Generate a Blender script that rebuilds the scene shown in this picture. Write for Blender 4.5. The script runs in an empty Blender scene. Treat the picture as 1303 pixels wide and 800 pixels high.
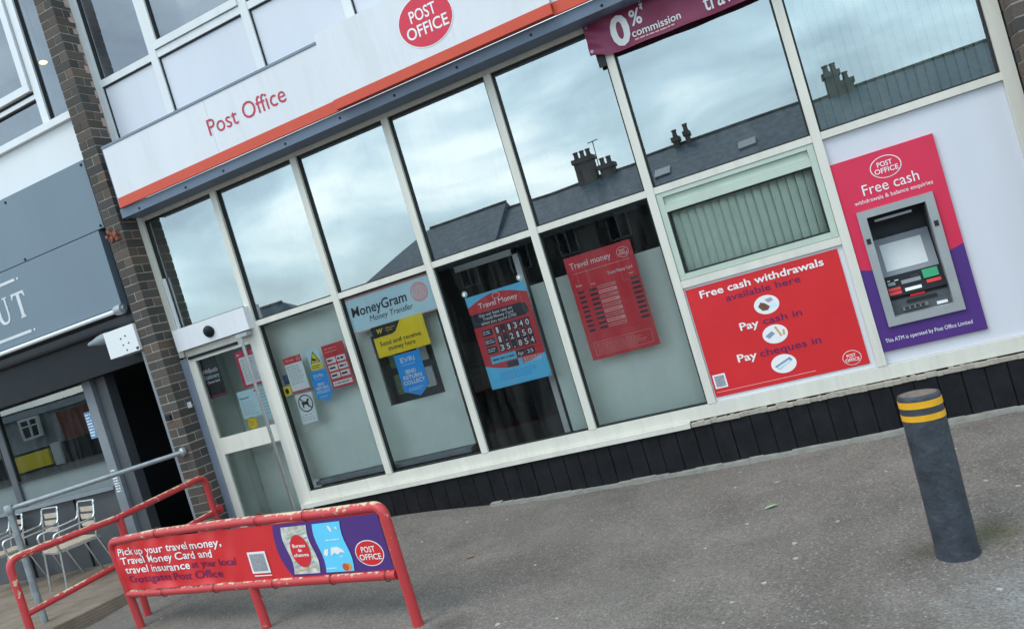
import bpy, bmesh, math, random
from mathutils import Vector, Matrix
random.seed(7)
C = bpy.context.scene.collection
S = bpy.context.scene

# ------------------------------------------------------------------ camera
cam = bpy.data.cameras.new('camera'); co = bpy.data.objects.new('camera', cam); C.objects.link(co)
R = ((0.887861, 0.357941, -0.289103), (0.258147, 0.132598, 0.956963), (-0.380871, 0.924281, -0.025327))
M = Matrix((R[0], R[1], tuple(-a for a in R[2]))).transposed().to_4x4()
M.translation = Vector((0, -6.2952, 1.305))
co.matrix_world = M
cam.sensor_width = 36; cam.lens = 27.628; cam.clip_start = .05; cam.clip_end = 600
S.camera = co

# ------------------------------------------------------------------ sky and sun
SUN_EL, SUN_AZ = 56, 215          # degrees; azimuth clockwise from +y
w = bpy.data.worlds.new('World'); S.world = w; w.use_nodes = True
nt = w.node_tree; nt.nodes.clear()
def wn(t, **k):
    n = nt.nodes.new(t)
    for a, b in k.items(): setattr(n, a, b)
    return n
out = wn('ShaderNodeOutputWorld'); bg = wn('ShaderNodeBackground'); bg.inputs[1].default_value = .12
sky = wn('ShaderNodeTexSky', sky_type='NISHITA', sun_disc=False)
sky.sun_elevation = math.radians(SUN_EL); sky.sun_rotation = math.radians(SUN_AZ); sky.dust_density = 2; sky.air_density = 1.2
tc = wn('ShaderNodeTexCoord'); mp = wn('ShaderNodeMapping'); mp.inputs['Scale'].default_value = (1.0, 1.0, 2.6); mp.inputs['Location'].default_value = (2.1, 1.7, .3)
n1 = wn('ShaderNodeTexNoise'); n1.inputs['Scale'].default_value = 3.4; n1.inputs['Detail'].default_value = 7; n1.inputs['Roughness'].default_value = .52; n1.inputs['Distortion'].default_value = .4
r1 = wn('ShaderNodeValToRGB'); e = r1.color_ramp.elements
e[0].position = .34; e[0].color = (3.3, 4.6, 5.5, 1); e[1].position = .66; e[1].color = (10.5, 11.8, 12.0, 1)
el = e.new(.5); el.color = (5.6, 7.6, 8.6, 1)
mx = wn('ShaderNodeMixRGB'); mx.inputs[0].default_value = .8
L = nt.links.new
L(tc.outputs['Generated'], mp.inputs[0]); L(mp.outputs[0], n1.inputs[0]); L(n1.outputs[0], r1.inputs[0])
L(sky.outputs[0], mx.inputs[1]); L(r1.outputs[0], mx.inputs[2]); L(mx.outputs[0], bg.inputs[0]); L(bg.outputs[0], out.inputs[0])
sl = bpy.data.lights.new('sun', 'SUN'); sl.energy = .7; sl.angle = math.radians(24); sl.color = (1, .96, .9)
so = bpy.data.objects.new('sun', sl); C.objects.link(so)
az, ele = math.radians(SUN_AZ), math.radians(SUN_EL)
sd = Vector((math.sin(az) * math.cos(ele), math.cos(az) * math.cos(ele), math.sin(ele)))
so.rotation_euler = sd.to_track_quat('Z', 'Y').to_euler()
S.view_settings.view_transform = 'Standard'; S.view_settings.look = 'None'
S.view_settings.exposure = .82; S.view_settings.gamma = 1

# ------------------------------------------------------------------ materials
MATS = {}
def lin(c): return tuple(((v / 255) / 12.92 if v / 255 <= .04045 else ((v / 255 + .055) / 1.055) ** 2.4) for v in c)
def mat(name, col, rough=.5, metal=0, var=.08, scale=6, bump=0, bscale=60, dirt=0, dcol=(.05, .045, .04), streak=False, spec=.5, coat=0, tri=None):
    """principled with two noise octaves of tone, optional dirt mottling and bump"""
    if name in MATS: return MATS[name]
    m = bpy.data.materials.new(name); m.use_nodes = True; t = m.node_tree; N = t.nodes; l = t.links.new
    b = N['Principled BSDF']; b.inputs['Metallic'].default_value = metal; b.inputs['Specular IOR Level'].default_value = spec
    b.inputs['Coat Weight'].default_value = coat
    tcn = N.new('ShaderNodeTexCoord'); src = tcn.outputs['Object']
    if streak:
        g = N.new('ShaderNodeMapping'); g.inputs['Scale'].default_value = (1, 1, .12); l(src, g.inputs[0]); src2 = g.outputs[0]
    else: src2 = src
    no = N.new('ShaderNodeTexNoise'); no.inputs['Scale'].default_value = scale; no.inputs['Detail'].default_value = 6; no.inputs['Roughness'].default_value = .6
    l(src2, no.inputs[0])
    hv = N.new('ShaderNodeMixRGB'); hv.blend_type = 'MIX'
    a = tuple(max(0, v * (1 - var)) for v in col); c2 = tuple(min(1, v * (1 + var)) for v in col)
    hv.inputs[1].default_value = (*a, 1); hv.inputs[2].default_value = (*c2, 1)
    cr = N.new('ShaderNodeMapRange'); cr.inputs[1].default_value = .3; cr.inputs[2].default_value = .7
    l(no.outputs[0], cr.inputs[0]); l(cr.outputs[0], hv.inputs[0]); colout = hv.outputs[0]
    if dirt:
        n2 = N.new('ShaderNodeTexNoise'); n2.inputs['Scale'].default_value = scale * 2.3; n2.inputs['Detail'].default_value = 8; n2.inputs['Roughness'].default_value = .7
        l(src2, n2.inputs[0])
        r2 = N.new('ShaderNodeMapRange'); r2.inputs[1].default_value = .5; r2.inputs[2].default_value = .78; r2.inputs[4].default_value = dirt
        l(n2.outputs[0], r2.inputs[0])
        dm = N.new('ShaderNodeMixRGB'); dm.inputs[2].default_value = (*dcol, 1); l(r2.outputs[0], dm.inputs[0]); l(colout, dm.inputs[1]); colout = dm.outputs[0]
    l(colout, b.inputs['Base Color'])
    rr = N.new('ShaderNodeMapRange'); rr.inputs[3].default_value = max(0, rough - .06); rr.inputs[4].default_value = min(1, rough + .06); l(no.outputs[0], rr.inputs[0]); l(rr.outputs[0], b.inputs['Roughness'])
    if bump:
        bn = N.new('ShaderNodeTexNoise'); bn.inputs['Scale'].default_value = bscale; bn.inputs['Detail'].default_value = 5
        l(src, bn.inputs[0]); bp = N.new('ShaderNodeBump'); bp.inputs['Strength'].default_value = bump; bp.inputs['Distance'].default_value = .01
        l(bn.outputs[0], bp.inputs['Height']); l(bp.outputs[0], b.inputs['Normal'])
    MATS[name] = m; return m

def mat_glass(name, refl=.34, tint=(.80, .88, .85), rcol=(.92, .97, .98), ior=1.5, film=.07):
    m = bpy.data.materials.new(name); m.use_nodes = True; t = m.node_tree; N = t.nodes; l = t.links.new
    N.remove(N['Principled BSDF']); o = N['Material Output']
    tr = N.new('ShaderNodeBsdfTransparent'); tr.inputs[0].default_value = (*tint, 1)
    gl = N.new('ShaderNodeBsdfGlossy'); gl.inputs['Roughness'].default_value = 0; gl.inputs[0].default_value = (*rcol, 1)
    tcn = N.new('ShaderNodeTexCoord'); bn = N.new('ShaderNodeTexNoise'); bn.inputs['Scale'].default_value = .9; bn.inputs['Detail'].default_value = 1; l(tcn.outputs['Object'], bn.inputs[0])
    bp = N.new('ShaderNodeBump'); bp.inputs['Strength'].default_value = .03; bp.inputs['Distance'].default_value = .05; l(bn.outputs[0], bp.inputs['Height']); l(bp.outputs[0], gl.inputs['Normal'])
    fr = N.new('ShaderNodeFresnel'); fr.inputs[0].default_value = ior
    ad = N.new('ShaderNodeMath'); ad.operation = 'ADD'; ad.use_clamp = True; ad.inputs[1].default_value = refl; l(fr.outputs[0], ad.inputs[0])
    mi = N.new('ShaderNodeMixShader'); l(ad.outputs[0], mi.inputs[0]); l(tr.outputs[0], mi.inputs[1]); l(gl.outputs[0], mi.inputs[2])
    # a thin film of dust and wiped marks
    df = N.new('ShaderNodeBsdfDiffuse'); df.inputs[0].default_value = (.6, .62, .6, 1)
    mp2 = N.new('ShaderNodeMapping'); mp2.inputs['Scale'].default_value = (5, 5, .7); l(tcn.outputs['Object'], mp2.inputs[0])
    n2 = N.new('ShaderNodeTexNoise'); n2.inputs['Scale'].default_value = 2.2; n2.inputs['Detail'].default_value = 7; l(mp2.outputs[0], n2.inputs[0])
    mr = N.new('ShaderNodeMapRange'); mr.inputs[1].default_value = .45; mr.inputs[2].default_value = .85; mr.inputs[4].default_value = film; l(n2.outputs[0], mr.inputs[0])
    m2 = N.new('ShaderNodeMixShader'); l(mr.outputs[0], m2.inputs[0]); l(mi.outputs[0], m2.inputs[1]); l(df.outputs[0], m2.inputs[2]); l(m2.outputs[0], o.inputs[0])
    MATS[name] = m; return m

def mat_paintchip(name, col, chip=(.62, .50, .33), base=.675, topbias=.20):
    m = bpy.data.materials.new(name); m.use_nodes = True; t = m.node_tree; N = t.nodes; l = t.links.new; b = N['Principled BSDF']
    tcn = N.new('ShaderNodeTexCoord'); n = N.new('ShaderNodeTexNoise'); n.inputs['Scale'].default_value = 22; n.inputs['Detail'].default_value = 7; n.inputs['Roughness'].default_value = .68; l(tcn.outputs['Object'], n.inputs[0])
    n3 = N.new('ShaderNodeTexNoise'); n3.inputs['Scale'].default_value = 2.6; n3.inputs['Detail'].default_value = 3; l(tcn.outputs['Object'], n3.inputs[0])
    ge = N.new('ShaderNodeNewGeometry'); sx = N.new('ShaderNodeSeparateXYZ'); l(ge.outputs['Normal'], sx.inputs[0])
    # wear sits where hands and goods rub: on the upper side of the rails
    up = N.new('ShaderNodeMapRange'); up.inputs[1].default_value = .55; up.inputs[2].default_value = .95; up.inputs[4].default_value = topbias; l(sx.outputs['Z'], up.inputs[0])
    a1 = N.new('ShaderNodeMath'); a1.operation = 'ADD'; l(n.outputs[0], a1.inputs[0]); l(up.outputs[0], a1.inputs[1])
    a2 = N.new('ShaderNodeMath'); a2.operation = 'MULTIPLY_ADD'; a2.inputs[1].default_value = .5; l(n3.outputs[0], a2.inputs[0]); l(a1.outputs[0], a2.inputs[2])
    r = N.new('ShaderNodeValToRGB'); r.color_ramp.interpolation = 'LINEAR'; q = r.color_ramp.elements
    q[0].position = base + .25; q[0].color = (0, 0, 0, 1); q[1].position = base + .265; q[1].color = (1, 1, 1, 1); l(a2.outputs[0], r.inputs[0])
    v = N.new('ShaderNodeMixRGB'); v.inputs[1].default_value = (*[c * .8 for c in col], 1); v.inputs[2].default_value = (*[min(1, c * 1.15 + .01) for c in col], 1); l(n3.outputs[0], v.inputs[0])
    mx = N.new('ShaderNodeMixRGB'); l(r.outputs[0], mx.inputs[0]); l(v.outputs[0], mx.inputs[1]); mx.inputs[2].default_value = (*chip, 1); l(mx.outputs[0], b.inputs['Base Color'])
    b.inputs['Roughness'].default_value = .42
    bp = N.new('ShaderNodeBump'); bp.inputs['Strength'].default_value = .35; bp.inputs['Distance'].default_value = .006; l(n.outputs[0], bp.inputs['Height']); l(bp.outputs[0], b.inputs['Normal'])
    MATS[name] = m; return m

def mat_brick(name):
    m = bpy.data.materials.new(name); m.use_nodes = True; t = m.node_tree; N = t.nodes; l = t.links.new; b = N['Principled BSDF']
    at = N.new('ShaderNodeAttribute'); at.attribute_name = 'tone'
    tcn = N.new('ShaderNodeTexCoord'); n = N.new('ShaderNodeTexNoise'); n.inputs['Scale'].default_value = 45; n.inputs['Detail'].default_value = 6; l(tcn.outputs['Object'], n.inputs[0])
    mr = N.new('ShaderNodeMapRange'); mr.inputs[3].default_value = .55; mr.inputs[4].default_value = 1.4; l(n.outputs[0], mr.inputs[0])
    mu = N.new('ShaderNodeMixRGB'); mu.blend_type = 'MULTIPLY'; mu.inputs[0].default_value = 1; l(at.outputs['Color'], mu.inputs[1]); l(mr.outputs[0], mu.inputs[2])
    l(mu.outputs[0], b.inputs['Base Color']); b.inputs['Roughness'].default_value = .88
    bp = N.new('ShaderNodeBump'); bp.inputs['Strength'].default_value = .5; bp.inputs['Distance'].default_value = .006; l(n.outputs[0], bp.inputs['Height']); l(bp.outputs[0], b.inputs['Normal'])
    MATS[name] = m; return m

def mat_asphalt(name, col, blobs=()):
    m = bpy.data.materials.new(name); m.use_nodes = True; t = m.node_tree; N = t.nodes; l = t.links.new; b = N['Principled BSDF']
    tcn = N.new('ShaderNodeTexCoord'); o = tcn.outputs['Object']
    def noise(s, d=6, r=.6):
        n = N.new('ShaderNodeTexNoise'); n.inputs['Scale'].default_value = s; n.inputs['Detail'].default_value = d; n.inputs['Roughness'].default_value = r; l(o, n.inputs[0]); return n.outputs[0]
    def ramp(src, p0, p1, a, c):
        g = N.new('ShaderNodeMapRange'); g.inputs[1].default_value = p0; g.inputs[2].default_value = p1; g.inputs[3].default_value = a; g.inputs[4].default_value = c; l(src, g.inputs[0]); return g.outputs[0]
    def mul(a, c):
        g = N.new('ShaderNodeMath'); g.operation = 'MULTIPLY'; l(a, g.inputs[0]); l(c, g.inputs[1]); return g.outputs[0]
    big = ramp(noise(.75, 5), .32, .68, .78, 1.18); mid = ramp(noise(3.1, 8, .68), .3, .7, .88, 1.12); fine = ramp(noise(62, 4, .85), .32, .68, .62, 1.38)
    vo = N.new('ShaderNodeTexVoronoi'); vo.inputs['Scale'].default_value = 95; l(o, vo.inputs[0])
    sp = N.new('ShaderNodeSeparateColor'); l(vo.outputs['Color'], sp.inputs[0]); agg = ramp(sp.outputs[0], .0, 1, .82, 1.18); lightst = ramp(sp.outputs[1], .955, .96, 0, .6)
    val = mul(mul(big, mid), mul(fine, agg))
    hs = N.new('ShaderNodeMixRGB'); hs.blend_type = 'MULTIPLY'; hs.inputs[0].default_value = 1; hs.inputs[1].default_value = (*col, 1); l(val, hs.inputs[2])
    ls = N.new('ShaderNodeMixRGB'); l(lightst, ls.inputs[0]); l(hs.outputs[0], ls.inputs[1]); ls.inputs[2].default_value = (.34, .32, .29, 1)
    # mossy and tarry patches
    ms = ramp(noise(1.3, 7, .7), .56, .74, 0, .40); mo = N.new('ShaderNodeMixRGB'); l(ms, mo.inputs[0]); l(ls.outputs[0], mo.inputs[1]); mo.inputs[2].default_value = (.085, .078, .055, 1)
    last = mo.outputs[0]
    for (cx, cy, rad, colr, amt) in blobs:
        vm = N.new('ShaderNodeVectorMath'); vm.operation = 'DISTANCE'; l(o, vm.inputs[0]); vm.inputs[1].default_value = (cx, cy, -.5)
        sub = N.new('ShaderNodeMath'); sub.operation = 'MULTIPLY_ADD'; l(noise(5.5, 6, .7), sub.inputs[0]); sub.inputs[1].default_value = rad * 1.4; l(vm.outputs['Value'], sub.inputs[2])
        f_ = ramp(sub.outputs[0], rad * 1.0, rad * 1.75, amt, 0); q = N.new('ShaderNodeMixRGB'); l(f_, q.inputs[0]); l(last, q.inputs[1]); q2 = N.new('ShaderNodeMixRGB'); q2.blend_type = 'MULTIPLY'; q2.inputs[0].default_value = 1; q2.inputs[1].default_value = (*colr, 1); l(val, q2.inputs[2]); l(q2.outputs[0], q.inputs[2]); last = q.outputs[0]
    l(last, b.inputs['Base Color']); b.inputs['Roughness'].default_value = .87; b.inputs['Specular IOR Level'].default_value = .3
    bp = N.new('ShaderNodeBump'); bp.inputs['Strength'].default_value = .75; bp.inputs['Distance'].default_value = .006; l(vo.outputs['Distance'], bp.inputs['Height'])
    bp2 = N.new('ShaderNodeBump'); bp2.inputs['Strength'].default_value = .4; bp2.inputs['Distance'].default_value = .012; l(noise(40, 5), bp2.inputs['Height']); l(bp.outputs[0], bp2.inputs['Normal']); l(bp2.outputs[0], b.inputs['Normal'])
    MATS[name] = m; return m

def mat_emit(name, col, s):
    m = bpy.data.materials.new(name); m.use_nodes = True; b = m.node_tree.nodes['Principled BSDF']
    b.inputs['Base Color'].default_value = (*col, 1); b.inputs['Emission Color'].default_value = (*col, 1); b.inputs['Emission Strength'].default_value = s
    MATS[name] = m; return m

WHITE = mat('white_panel', (.73, .73, .765), .38, var=.04, scale=3.2, dirt=.26, dcol=(.47, .45, .43), streak=True)
LILAC = mat('spandrel', (.66, .67, .735), .35, var=.04, scale=1.4, dirt=.16, dcol=(.50, .51, .55), streak=True)
FRAME = mat('frame_paint', (.71, .68, .61), .45, var=.07, scale=5, dirt=.30, dcol=(.36, .31, .24), streak=True)
FRAMEW = mat('frame_white', (.72, .73, .74), .4, var=.05, scale=4, dirt=.18, dcol=(.42, .41, .38), streak=True)
GASK = mat('gasket', (.012, .014, .014), .6)
BLUEBOX = mat('blue_grey_metal', (.125, .165, .235), .42, var=.1, scale=3, dirt=.2, dcol=(.05, .06, .08))
ORANGE = mat('orange_red', (.62, .068, .028), .42, var=.05, scale=3, dirt=.10, dcol=(.35, .08, .05))
FLASH = mat('grey_flashing', (.20, .24, .30), .5)
BLACKCL = mat('black_cladding', (.013, .013, .016), .48, var=.35, scale=5, bump=.15, bscale=30, dirt=.3, dcol=(.04, .038, .036), spec=.22)
MORTAR = mat('mortar', (.40, .36, .30), .95, var=.15, scale=20, bump=.4, bscale=80)
CONC = mat('concrete', (.30, .29, .26), .95, var=.2, scale=12, bump=.5, bscale=70, dirt=.4, dcol=(.10, .095, .08))
BRICK = mat_brick('dark_brick')
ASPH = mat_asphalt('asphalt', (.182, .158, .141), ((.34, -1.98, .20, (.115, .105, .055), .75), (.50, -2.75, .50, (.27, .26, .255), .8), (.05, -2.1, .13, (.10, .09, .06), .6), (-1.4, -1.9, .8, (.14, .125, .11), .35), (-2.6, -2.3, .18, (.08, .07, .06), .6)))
ROADM = mat_asphalt('road_asphalt', (.08, .08, .08))
DECK = mat('deck_board', (.215, .165, .125), .8, var=.25, scale=3, bump=.4, bscale=50, dirt=.4, dcol=(.09, .07, .055))
GLASS = mat_glass('coated_glass', .42, (.78, .88, .86))
FLOORG = mat_glass('first_floor_glass', .20, (.80, .84, .86), (.86, .87, .93))
RIGHTG = mat_glass('right_glass', .44, (.62, .70, .68))
CAFEG = mat_glass('cafe_glass', .12, (.8, .84, .86))
CLEAR = mat_glass('clear_glass', .0, (.99, 1, .99), ior=1.47, film=.05)
INNER = bpy.data.materials.new('glass_inner_face'); INNER.use_nodes = True
INNER.node_tree.nodes.remove(INNER.node_tree.nodes['Principled BSDF']); _t = INNER.node_tree.nodes.new('ShaderNodeBsdfTransparent'); INNER.node_tree.links.new(_t.outputs[0], INNER.node_tree.nodes['Material Output'].inputs[0])
BOARD = mat('display_board', (.78, .87, .82), .6, var=.05, scale=2, dirt=.08, dcol=(.3, .33, .3))
ROOMW = mat('room_wall', (.30, .30, .29), .8, var=.1)
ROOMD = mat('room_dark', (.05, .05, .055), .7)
BLIND = mat('blind_fabric', (.78, .90, .80), .8, var=.05, scale=9)
RED = mat('sign_red', (.66, .022, .028), .4, var=.05, scale=3)
CRIM = mat('crimson', (.68, .030, .085), .36, var=.04, scale=2)
DRED = mat('poster_red', (.66, .030, .050), .45, var=.05, scale=3)
PURP = mat('sign_purple', (.080, .030, .20), .36, var=.05, scale=3)
PTXT = mat('purple_ink', (.085, .012, .10), .5)
INKW = mat('white_ink', (.85, .83, .84), .45, var=.02)
INKB = mat('black_ink', (.012, .012, .015), .5)
NAVY = mat('navy_ink', (.02, .022, .045), .5)
PALEB = mat('pale_blue_sheet', (.62, .82, .90), .5, var=.04, scale=3)
SKYB = mat('sky_blue_sheet', (.13, .62, .92), .45, var=.04)
EVB = mat('bright_blue_sheet', (.015, .36, .86), .45, var=.04)
YELL = mat('yellow_sheet', (.93, .70, .015), .45, var=.04)
PAPER = mat('paper', (.82, .86, .88), .6, var=.04)
PINK = mat('pale_pink_ink', (.80, .42, .42), .5)
MAROON = mat('maroon_vinyl', (.25, .028, .085), .45, var=.12, scale=4)
SLATEB = mat('slate_blue_panel', (.155, .205, .255), .42, var=.06, scale=1.5, dirt=.10, dcol=(.13, .16, .19), streak=True)
DARKM = mat('dark_metal', (.012, .014, .019), .5, var=.2, spec=.22)
CHARC = mat('charcoal_paint', (.085, .092, .105), .5, var=.15, scale=3)
GREYP = mat('grey_paint', (.22, .24, .27), .5, var=.1, scale=4)
SILVER = mat('bezel_silver', (.40, .42, .43), .38, metal=.3, var=.05, scale=8)
STEEL = mat('brushed_steel', (.48, .48, .49), .3, metal=.9, var=.08, scale=10)
ALU = mat('aluminium', (.72, .73, .74), .25, metal=.95, var=.05)
GALV = mat('galvanised', (.34, .37, .39), .5, metal=.55, var=.2, scale=14, dirt=.3, dcol=(.2, .22, .22))
WOODS = mat('pale_wood', (.48, .40, .31), .6, var=.15, scale=8)
BOLL = mat('bollard_paint', (.040, .048, .062), .5, var=.40, scale=11, bump=.5, bscale=35, dirt=.75, dcol=(.014, .016, .02))
BANDY = mat('yellow_band', (.80, .40, .012), .4, var=.12, scale=20)
RUST = mat('rust_concrete', (.17, .125, .105), .85, var=.3, scale=25, bump=.4, bscale=90, dirt=.3, dcol=(.3, .27, .25))
RAILRED = mat_paintchip('red_rail_paint', (.54, .040, .046))
TERRA = mat('terracotta', (.26, .085, .05), .9, var=.4, scale=25, bump=.8, bscale=60, dirt=.4, dcol=(.4, .3, .25))
SLATE = mat('roof_slate', (.065, .088, .112), .7, var=.5, scale=3, bump=.6, bscale=9, dirt=.5, dcol=(.05, .055, .05))
HBRICK = mat('house_brick', (.085, .070, .064), .9, var=.3, scale=4)
GREEN = mat('green_plastic', (.01, .30, .13), .35)
SCREEN = mat('screen_panel', (.62, .64, .66), .22, var=.04, scale=12)
LEAFG = mat('green_leaf', (.26, .36, .20), .6, var=.3, scale=40)
LEAFB = mat('brown_leaf', (.36, .17, .08), .7, var=.3, scale=40)
FLECK = mat('pale_litter', (.40, .38, .34), .8, var=.2, scale=60)
HOUSEP = mat('house_frame_white', (.7, .7, .7), .5)

# ------------------------------------------------------------------ mesh helpers
def box(bm, x0, x1, y0, y1, z0, z1):
    v = [bm.verts.new((x, y, z)) for z in (z0, z1) for y in (y0, y1) for x in (x0, x1)]
    fs = [bm.faces.new([v[i] for i in q]) for q in ((0, 2, 3, 1), (4, 5, 7, 6), (0, 1, 5, 4), (1, 3, 7, 5), (3, 2, 6, 7), (2, 0, 4, 6))]
    return v, fs
def prism(bm, pts, vec):
    """extrude a closed polygon of 3-D points along vec"""
    vec = Vector(vec); a = [bm.verts.new(p) for p in pts]; b = [bm.verts.new(Vector(p) + vec) for p in pts]
    bm.faces.new(a); bm.faces.new(b[::-1]); n = len(a)
    for i in range(n): bm.faces.new((a[i], b[i], b[(i + 1) % n], a[(i + 1) % n]))
def fillet(pts, r, n=5):
    pts = [Vector(p) for p in pts]; o = [pts[0]]
    for i in range(1, len(pts) - 1):
        p, a, b = pts[i], pts[i - 1], pts[i + 1]
        d1 = (a - p); d2 = (b - p); ang = d1.angle(d2)
        if ang > math.radians(172): o.append(p); continue
        t = min(r / math.tan(ang / 2), d1.length * .45, d2.length * .45)
        s, e_ = p + d1.normalized() * t, p + d2.normalized() * t
        for k in range(n + 1):
            u = k / n; o.append(s * (1 - u) ** 2 + p * 2 * u * (1 - u) + e_ * u * u)
    o.append(pts[-1]); return o
def tube(bm, pts, r, seg=12, cap=True):
    pts = [Vector(p) for p in pts]; rings = []; up = None
    for i, p in enumerate(pts):
        t = (pts[min(i + 1, len(pts) - 1)] - pts[max(i - 1, 0)]).normalized()
        if up is None: up = t.orthogonal().normalized()
        up = (up - t * up.dot(t)).normalized(); sd_ = t.cross(up)
        rings.append([bm.verts.new(p + (up * math.cos(k * 2 * math.pi / seg) + sd_ * math.sin(k * 2 * math.pi / seg)) * r) for k in range(seg)])
    for a, b in zip(rings, rings[1:]):
        for k in range(seg): bm.faces.new((a[k], a[(k + 1) % seg], b[(k + 1) % seg], b[k]))
    if cap: bm.faces.new(rings[0][::-1]); bm.faces.new(rings[-1])
def lathe(bm, prof, base, axis=(0, 0, 1), seg=32):
    base = Vector(base); ax = Vector(axis).normalized(); u = ax.orthogonal().normalized(); v = ax.cross(u); rings = []
    for r, h in prof:
        if r < 1e-6: rings.append([bm.verts.new(base + ax * h)])
        else: rings.append([bm.verts.new(base + ax * h + (u * math.cos(k * 2 * math.pi / seg) + v * math.sin(k * 2 * math.pi / seg)) * r) for k in range(seg)])
    for a, b in zip(rings, rings[1:]):
        for k in range(seg):
            j = (k + 1) % seg
            if len(a) == 1: bm.faces.new((a[0], b[j], b[k]))
            elif len(b) == 1: bm.faces.new((a[k], a[j], b[0]))
            else: bm.faces.new((a[k], a[j], b[j], b[k]))
def build(name, bm, m, parent=None, bevel=0, smooth=False, origin=None, local=False):
    if bevel:
        ed = [e_ for e_ in bm.edges if len(e_.link_faces) == 2 and e_.calc_face_angle(0) > .5]
        bmesh.ops.bevel(bm, geom=ed, offset=bevel, segments=2, affect='EDGES', profile=.6, clamp_overlap=True)
    bmesh.ops.recalc_face_normals(bm, faces=bm.faces)
    if smooth:
        for f_ in bm.faces: f_.smooth = True
        for e_ in bm.edges:
            if len(e_.link_faces) == 2 and e_.calc_face_angle(0) > .7: e_.smooth = False
    if origin: bmesh.ops.translate(bm, vec=-Vector(origin), verts=bm.verts)
    me = bpy.data.meshes.new(name); bm.to_mesh(me); bm.free()
    me.materials.append(m)
    return link(name, me, parent, origin, local)
def link(name, me, parent=None, origin=None, local=False):
    o = bpy.data.objects.new(name, me); C.objects.link(o)
    if origin: o.location = origin
    if parent:
        o.parent = parent
        if not local and parent.type == 'EMPTY': o.matrix_parent_inverse = Matrix.Translation(-Vector(parent.location))
    return o
def tag(o, label, cat, group=None):
    o['label'] = label; o['category'] = cat
    if group: o['group'] = group
    return o
def thing(name, label, cat, loc, group=None):
    o = bpy.data.objects.new(name, None); C.objects.link(o); o.location = loc; o.empty_display_size = .1
    return tag(o, label, cat, group)
def struct(name, bm, m, kind='structure', smooth=False):
    o = build(name, bm, m, smooth=smooth); o['kind'] = kind; return o
def B(): return bmesh.new()
def bx(name, m, parent, x0, x1, y0, y1, z0, z1, bevel=.003, **k):
    bm = B(); box(bm, x0, x1, y0, y1, z0, z1); return build(name, bm, m, parent, bevel=bevel, **k)

# ---- lettering
CAP = {}
def text_data(s, bold=0, shear=0):
    cu = bpy.data.curves.new('lettering', 'FONT'); cu.body = s; cu.offset = bold; cu.shear = shear; cu.resolution_u = 3
    o = bpy.data.objects.new('lettering', cu); C.objects.link(o)
    dg = bpy.context.evaluated_depsgraph_get(); me = bpy.data.meshes.new_from_object(o.evaluated_get(dg))
    v = [p.co.copy() for p in me.vertices]; f = [tuple(p.vertices) for p in me.polygons]
    bpy.data.objects.remove(o); bpy.data.curves.remove(cu); bpy.data.meshes.remove(me); return v, f
CAPH = max(p.y for p in text_data('H')[0])
def facade(y): return lambda a, b, off=0: Vector((a, y - off, b))
def text(s, mp_, x0, x1, z, h, m, parent, bold=.0, shear=0, off=.0025, name='lettering'):
    """text from x0 to x1 on baseline z with capitals h high, laid on the surface mp_"""
    v, f = text_data(s, bold, shear)
    lo = min(p.x for p in v); hi = max(p.x for p in v); k = (x1 - x0) / (hi - lo); kz = h / (CAPH + bold)
    me = bpy.data.meshes.new(name); me.from_pydata([mp_(x0 + (p.x - lo) * k, z + p.y * kz, off) for p in v], [], f); me.materials.append(m)
    return link(name, me, parent)
def flat(name, mp_, pts, m, parent, off=.001, thick=0):
    me = bpy.data.meshes.new(name); n = len(pts)
    if not thick:
        me.from_pydata([mp_(a, b, off) for a, b in pts], [], [tuple(range(n))])
    else:
        me.from_pydata([mp_(a, b, off) for a, b in pts] + [mp_(a, b, off - thick) for a, b in pts], [], [tuple(range(n)), tuple(range(2 * n - 1, n - 1, -1))] + [(i, n + i, n + (i + 1) % n, (i + 1) % n) for i in range(n)])
    me.materials.append(m); return link(name, me, parent)
def rect(x0, x1, z0, z1): return [(x0, z0), (x1, z0), (x1, z1), (x0, z1)]
def ell(cx, cz, rx, rz, n=40, a0=0, a1=2 * math.pi): return [(cx + rx * math.cos(a0 + (a1 - a0) * k / n), cz + rz * math.sin(a0 + (a1 - a0) * k / n)) for k in range(n if a1 - a0 > 6 else n + 1)]
def ring(name, mp_, cx, cz, rx, rz, w_, m, parent, off=.002, n=48):
    o_ = ell(cx, cz, rx, rz, n); i_ = ell(cx, cz, rx - w_, rz - w_, n)
    me = bpy.data.meshes.new(name); me.from_pydata([mp_(a, b, off) for a, b in o_ + i_], [], [(k, (k + 1) % n, n + (k + 1) % n, n + k) for k in range(n)])
    me.materials.append(m); return link(name, me, parent)
def emblem(mp_, cx, cz, rx, rz, parent, fill=RED, line=INKW, off=.0015, filled=True, ringw=.06):
    e_ = flat('emblem', mp_, ell(cx, cz, rx, rz), line if filled else fill, parent, off)
    flat('emblem_face', mp_, ell(cx, cz, rx * (1 - ringw), rz * (1 - ringw * 1.15)), fill, e_, off + .001)
    text('POST', mp_, cx - rx * .50, cx + rx * .46, cz + rz * .08, rz * .44, line, e_, .012, 0, off + .002)
    text('OFFICE', mp_, cx - rx * .76, cx + rx * .76, cz - rz * .50, rz * .44, line, e_, .012, 0, off + .002)
    return e_
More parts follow.
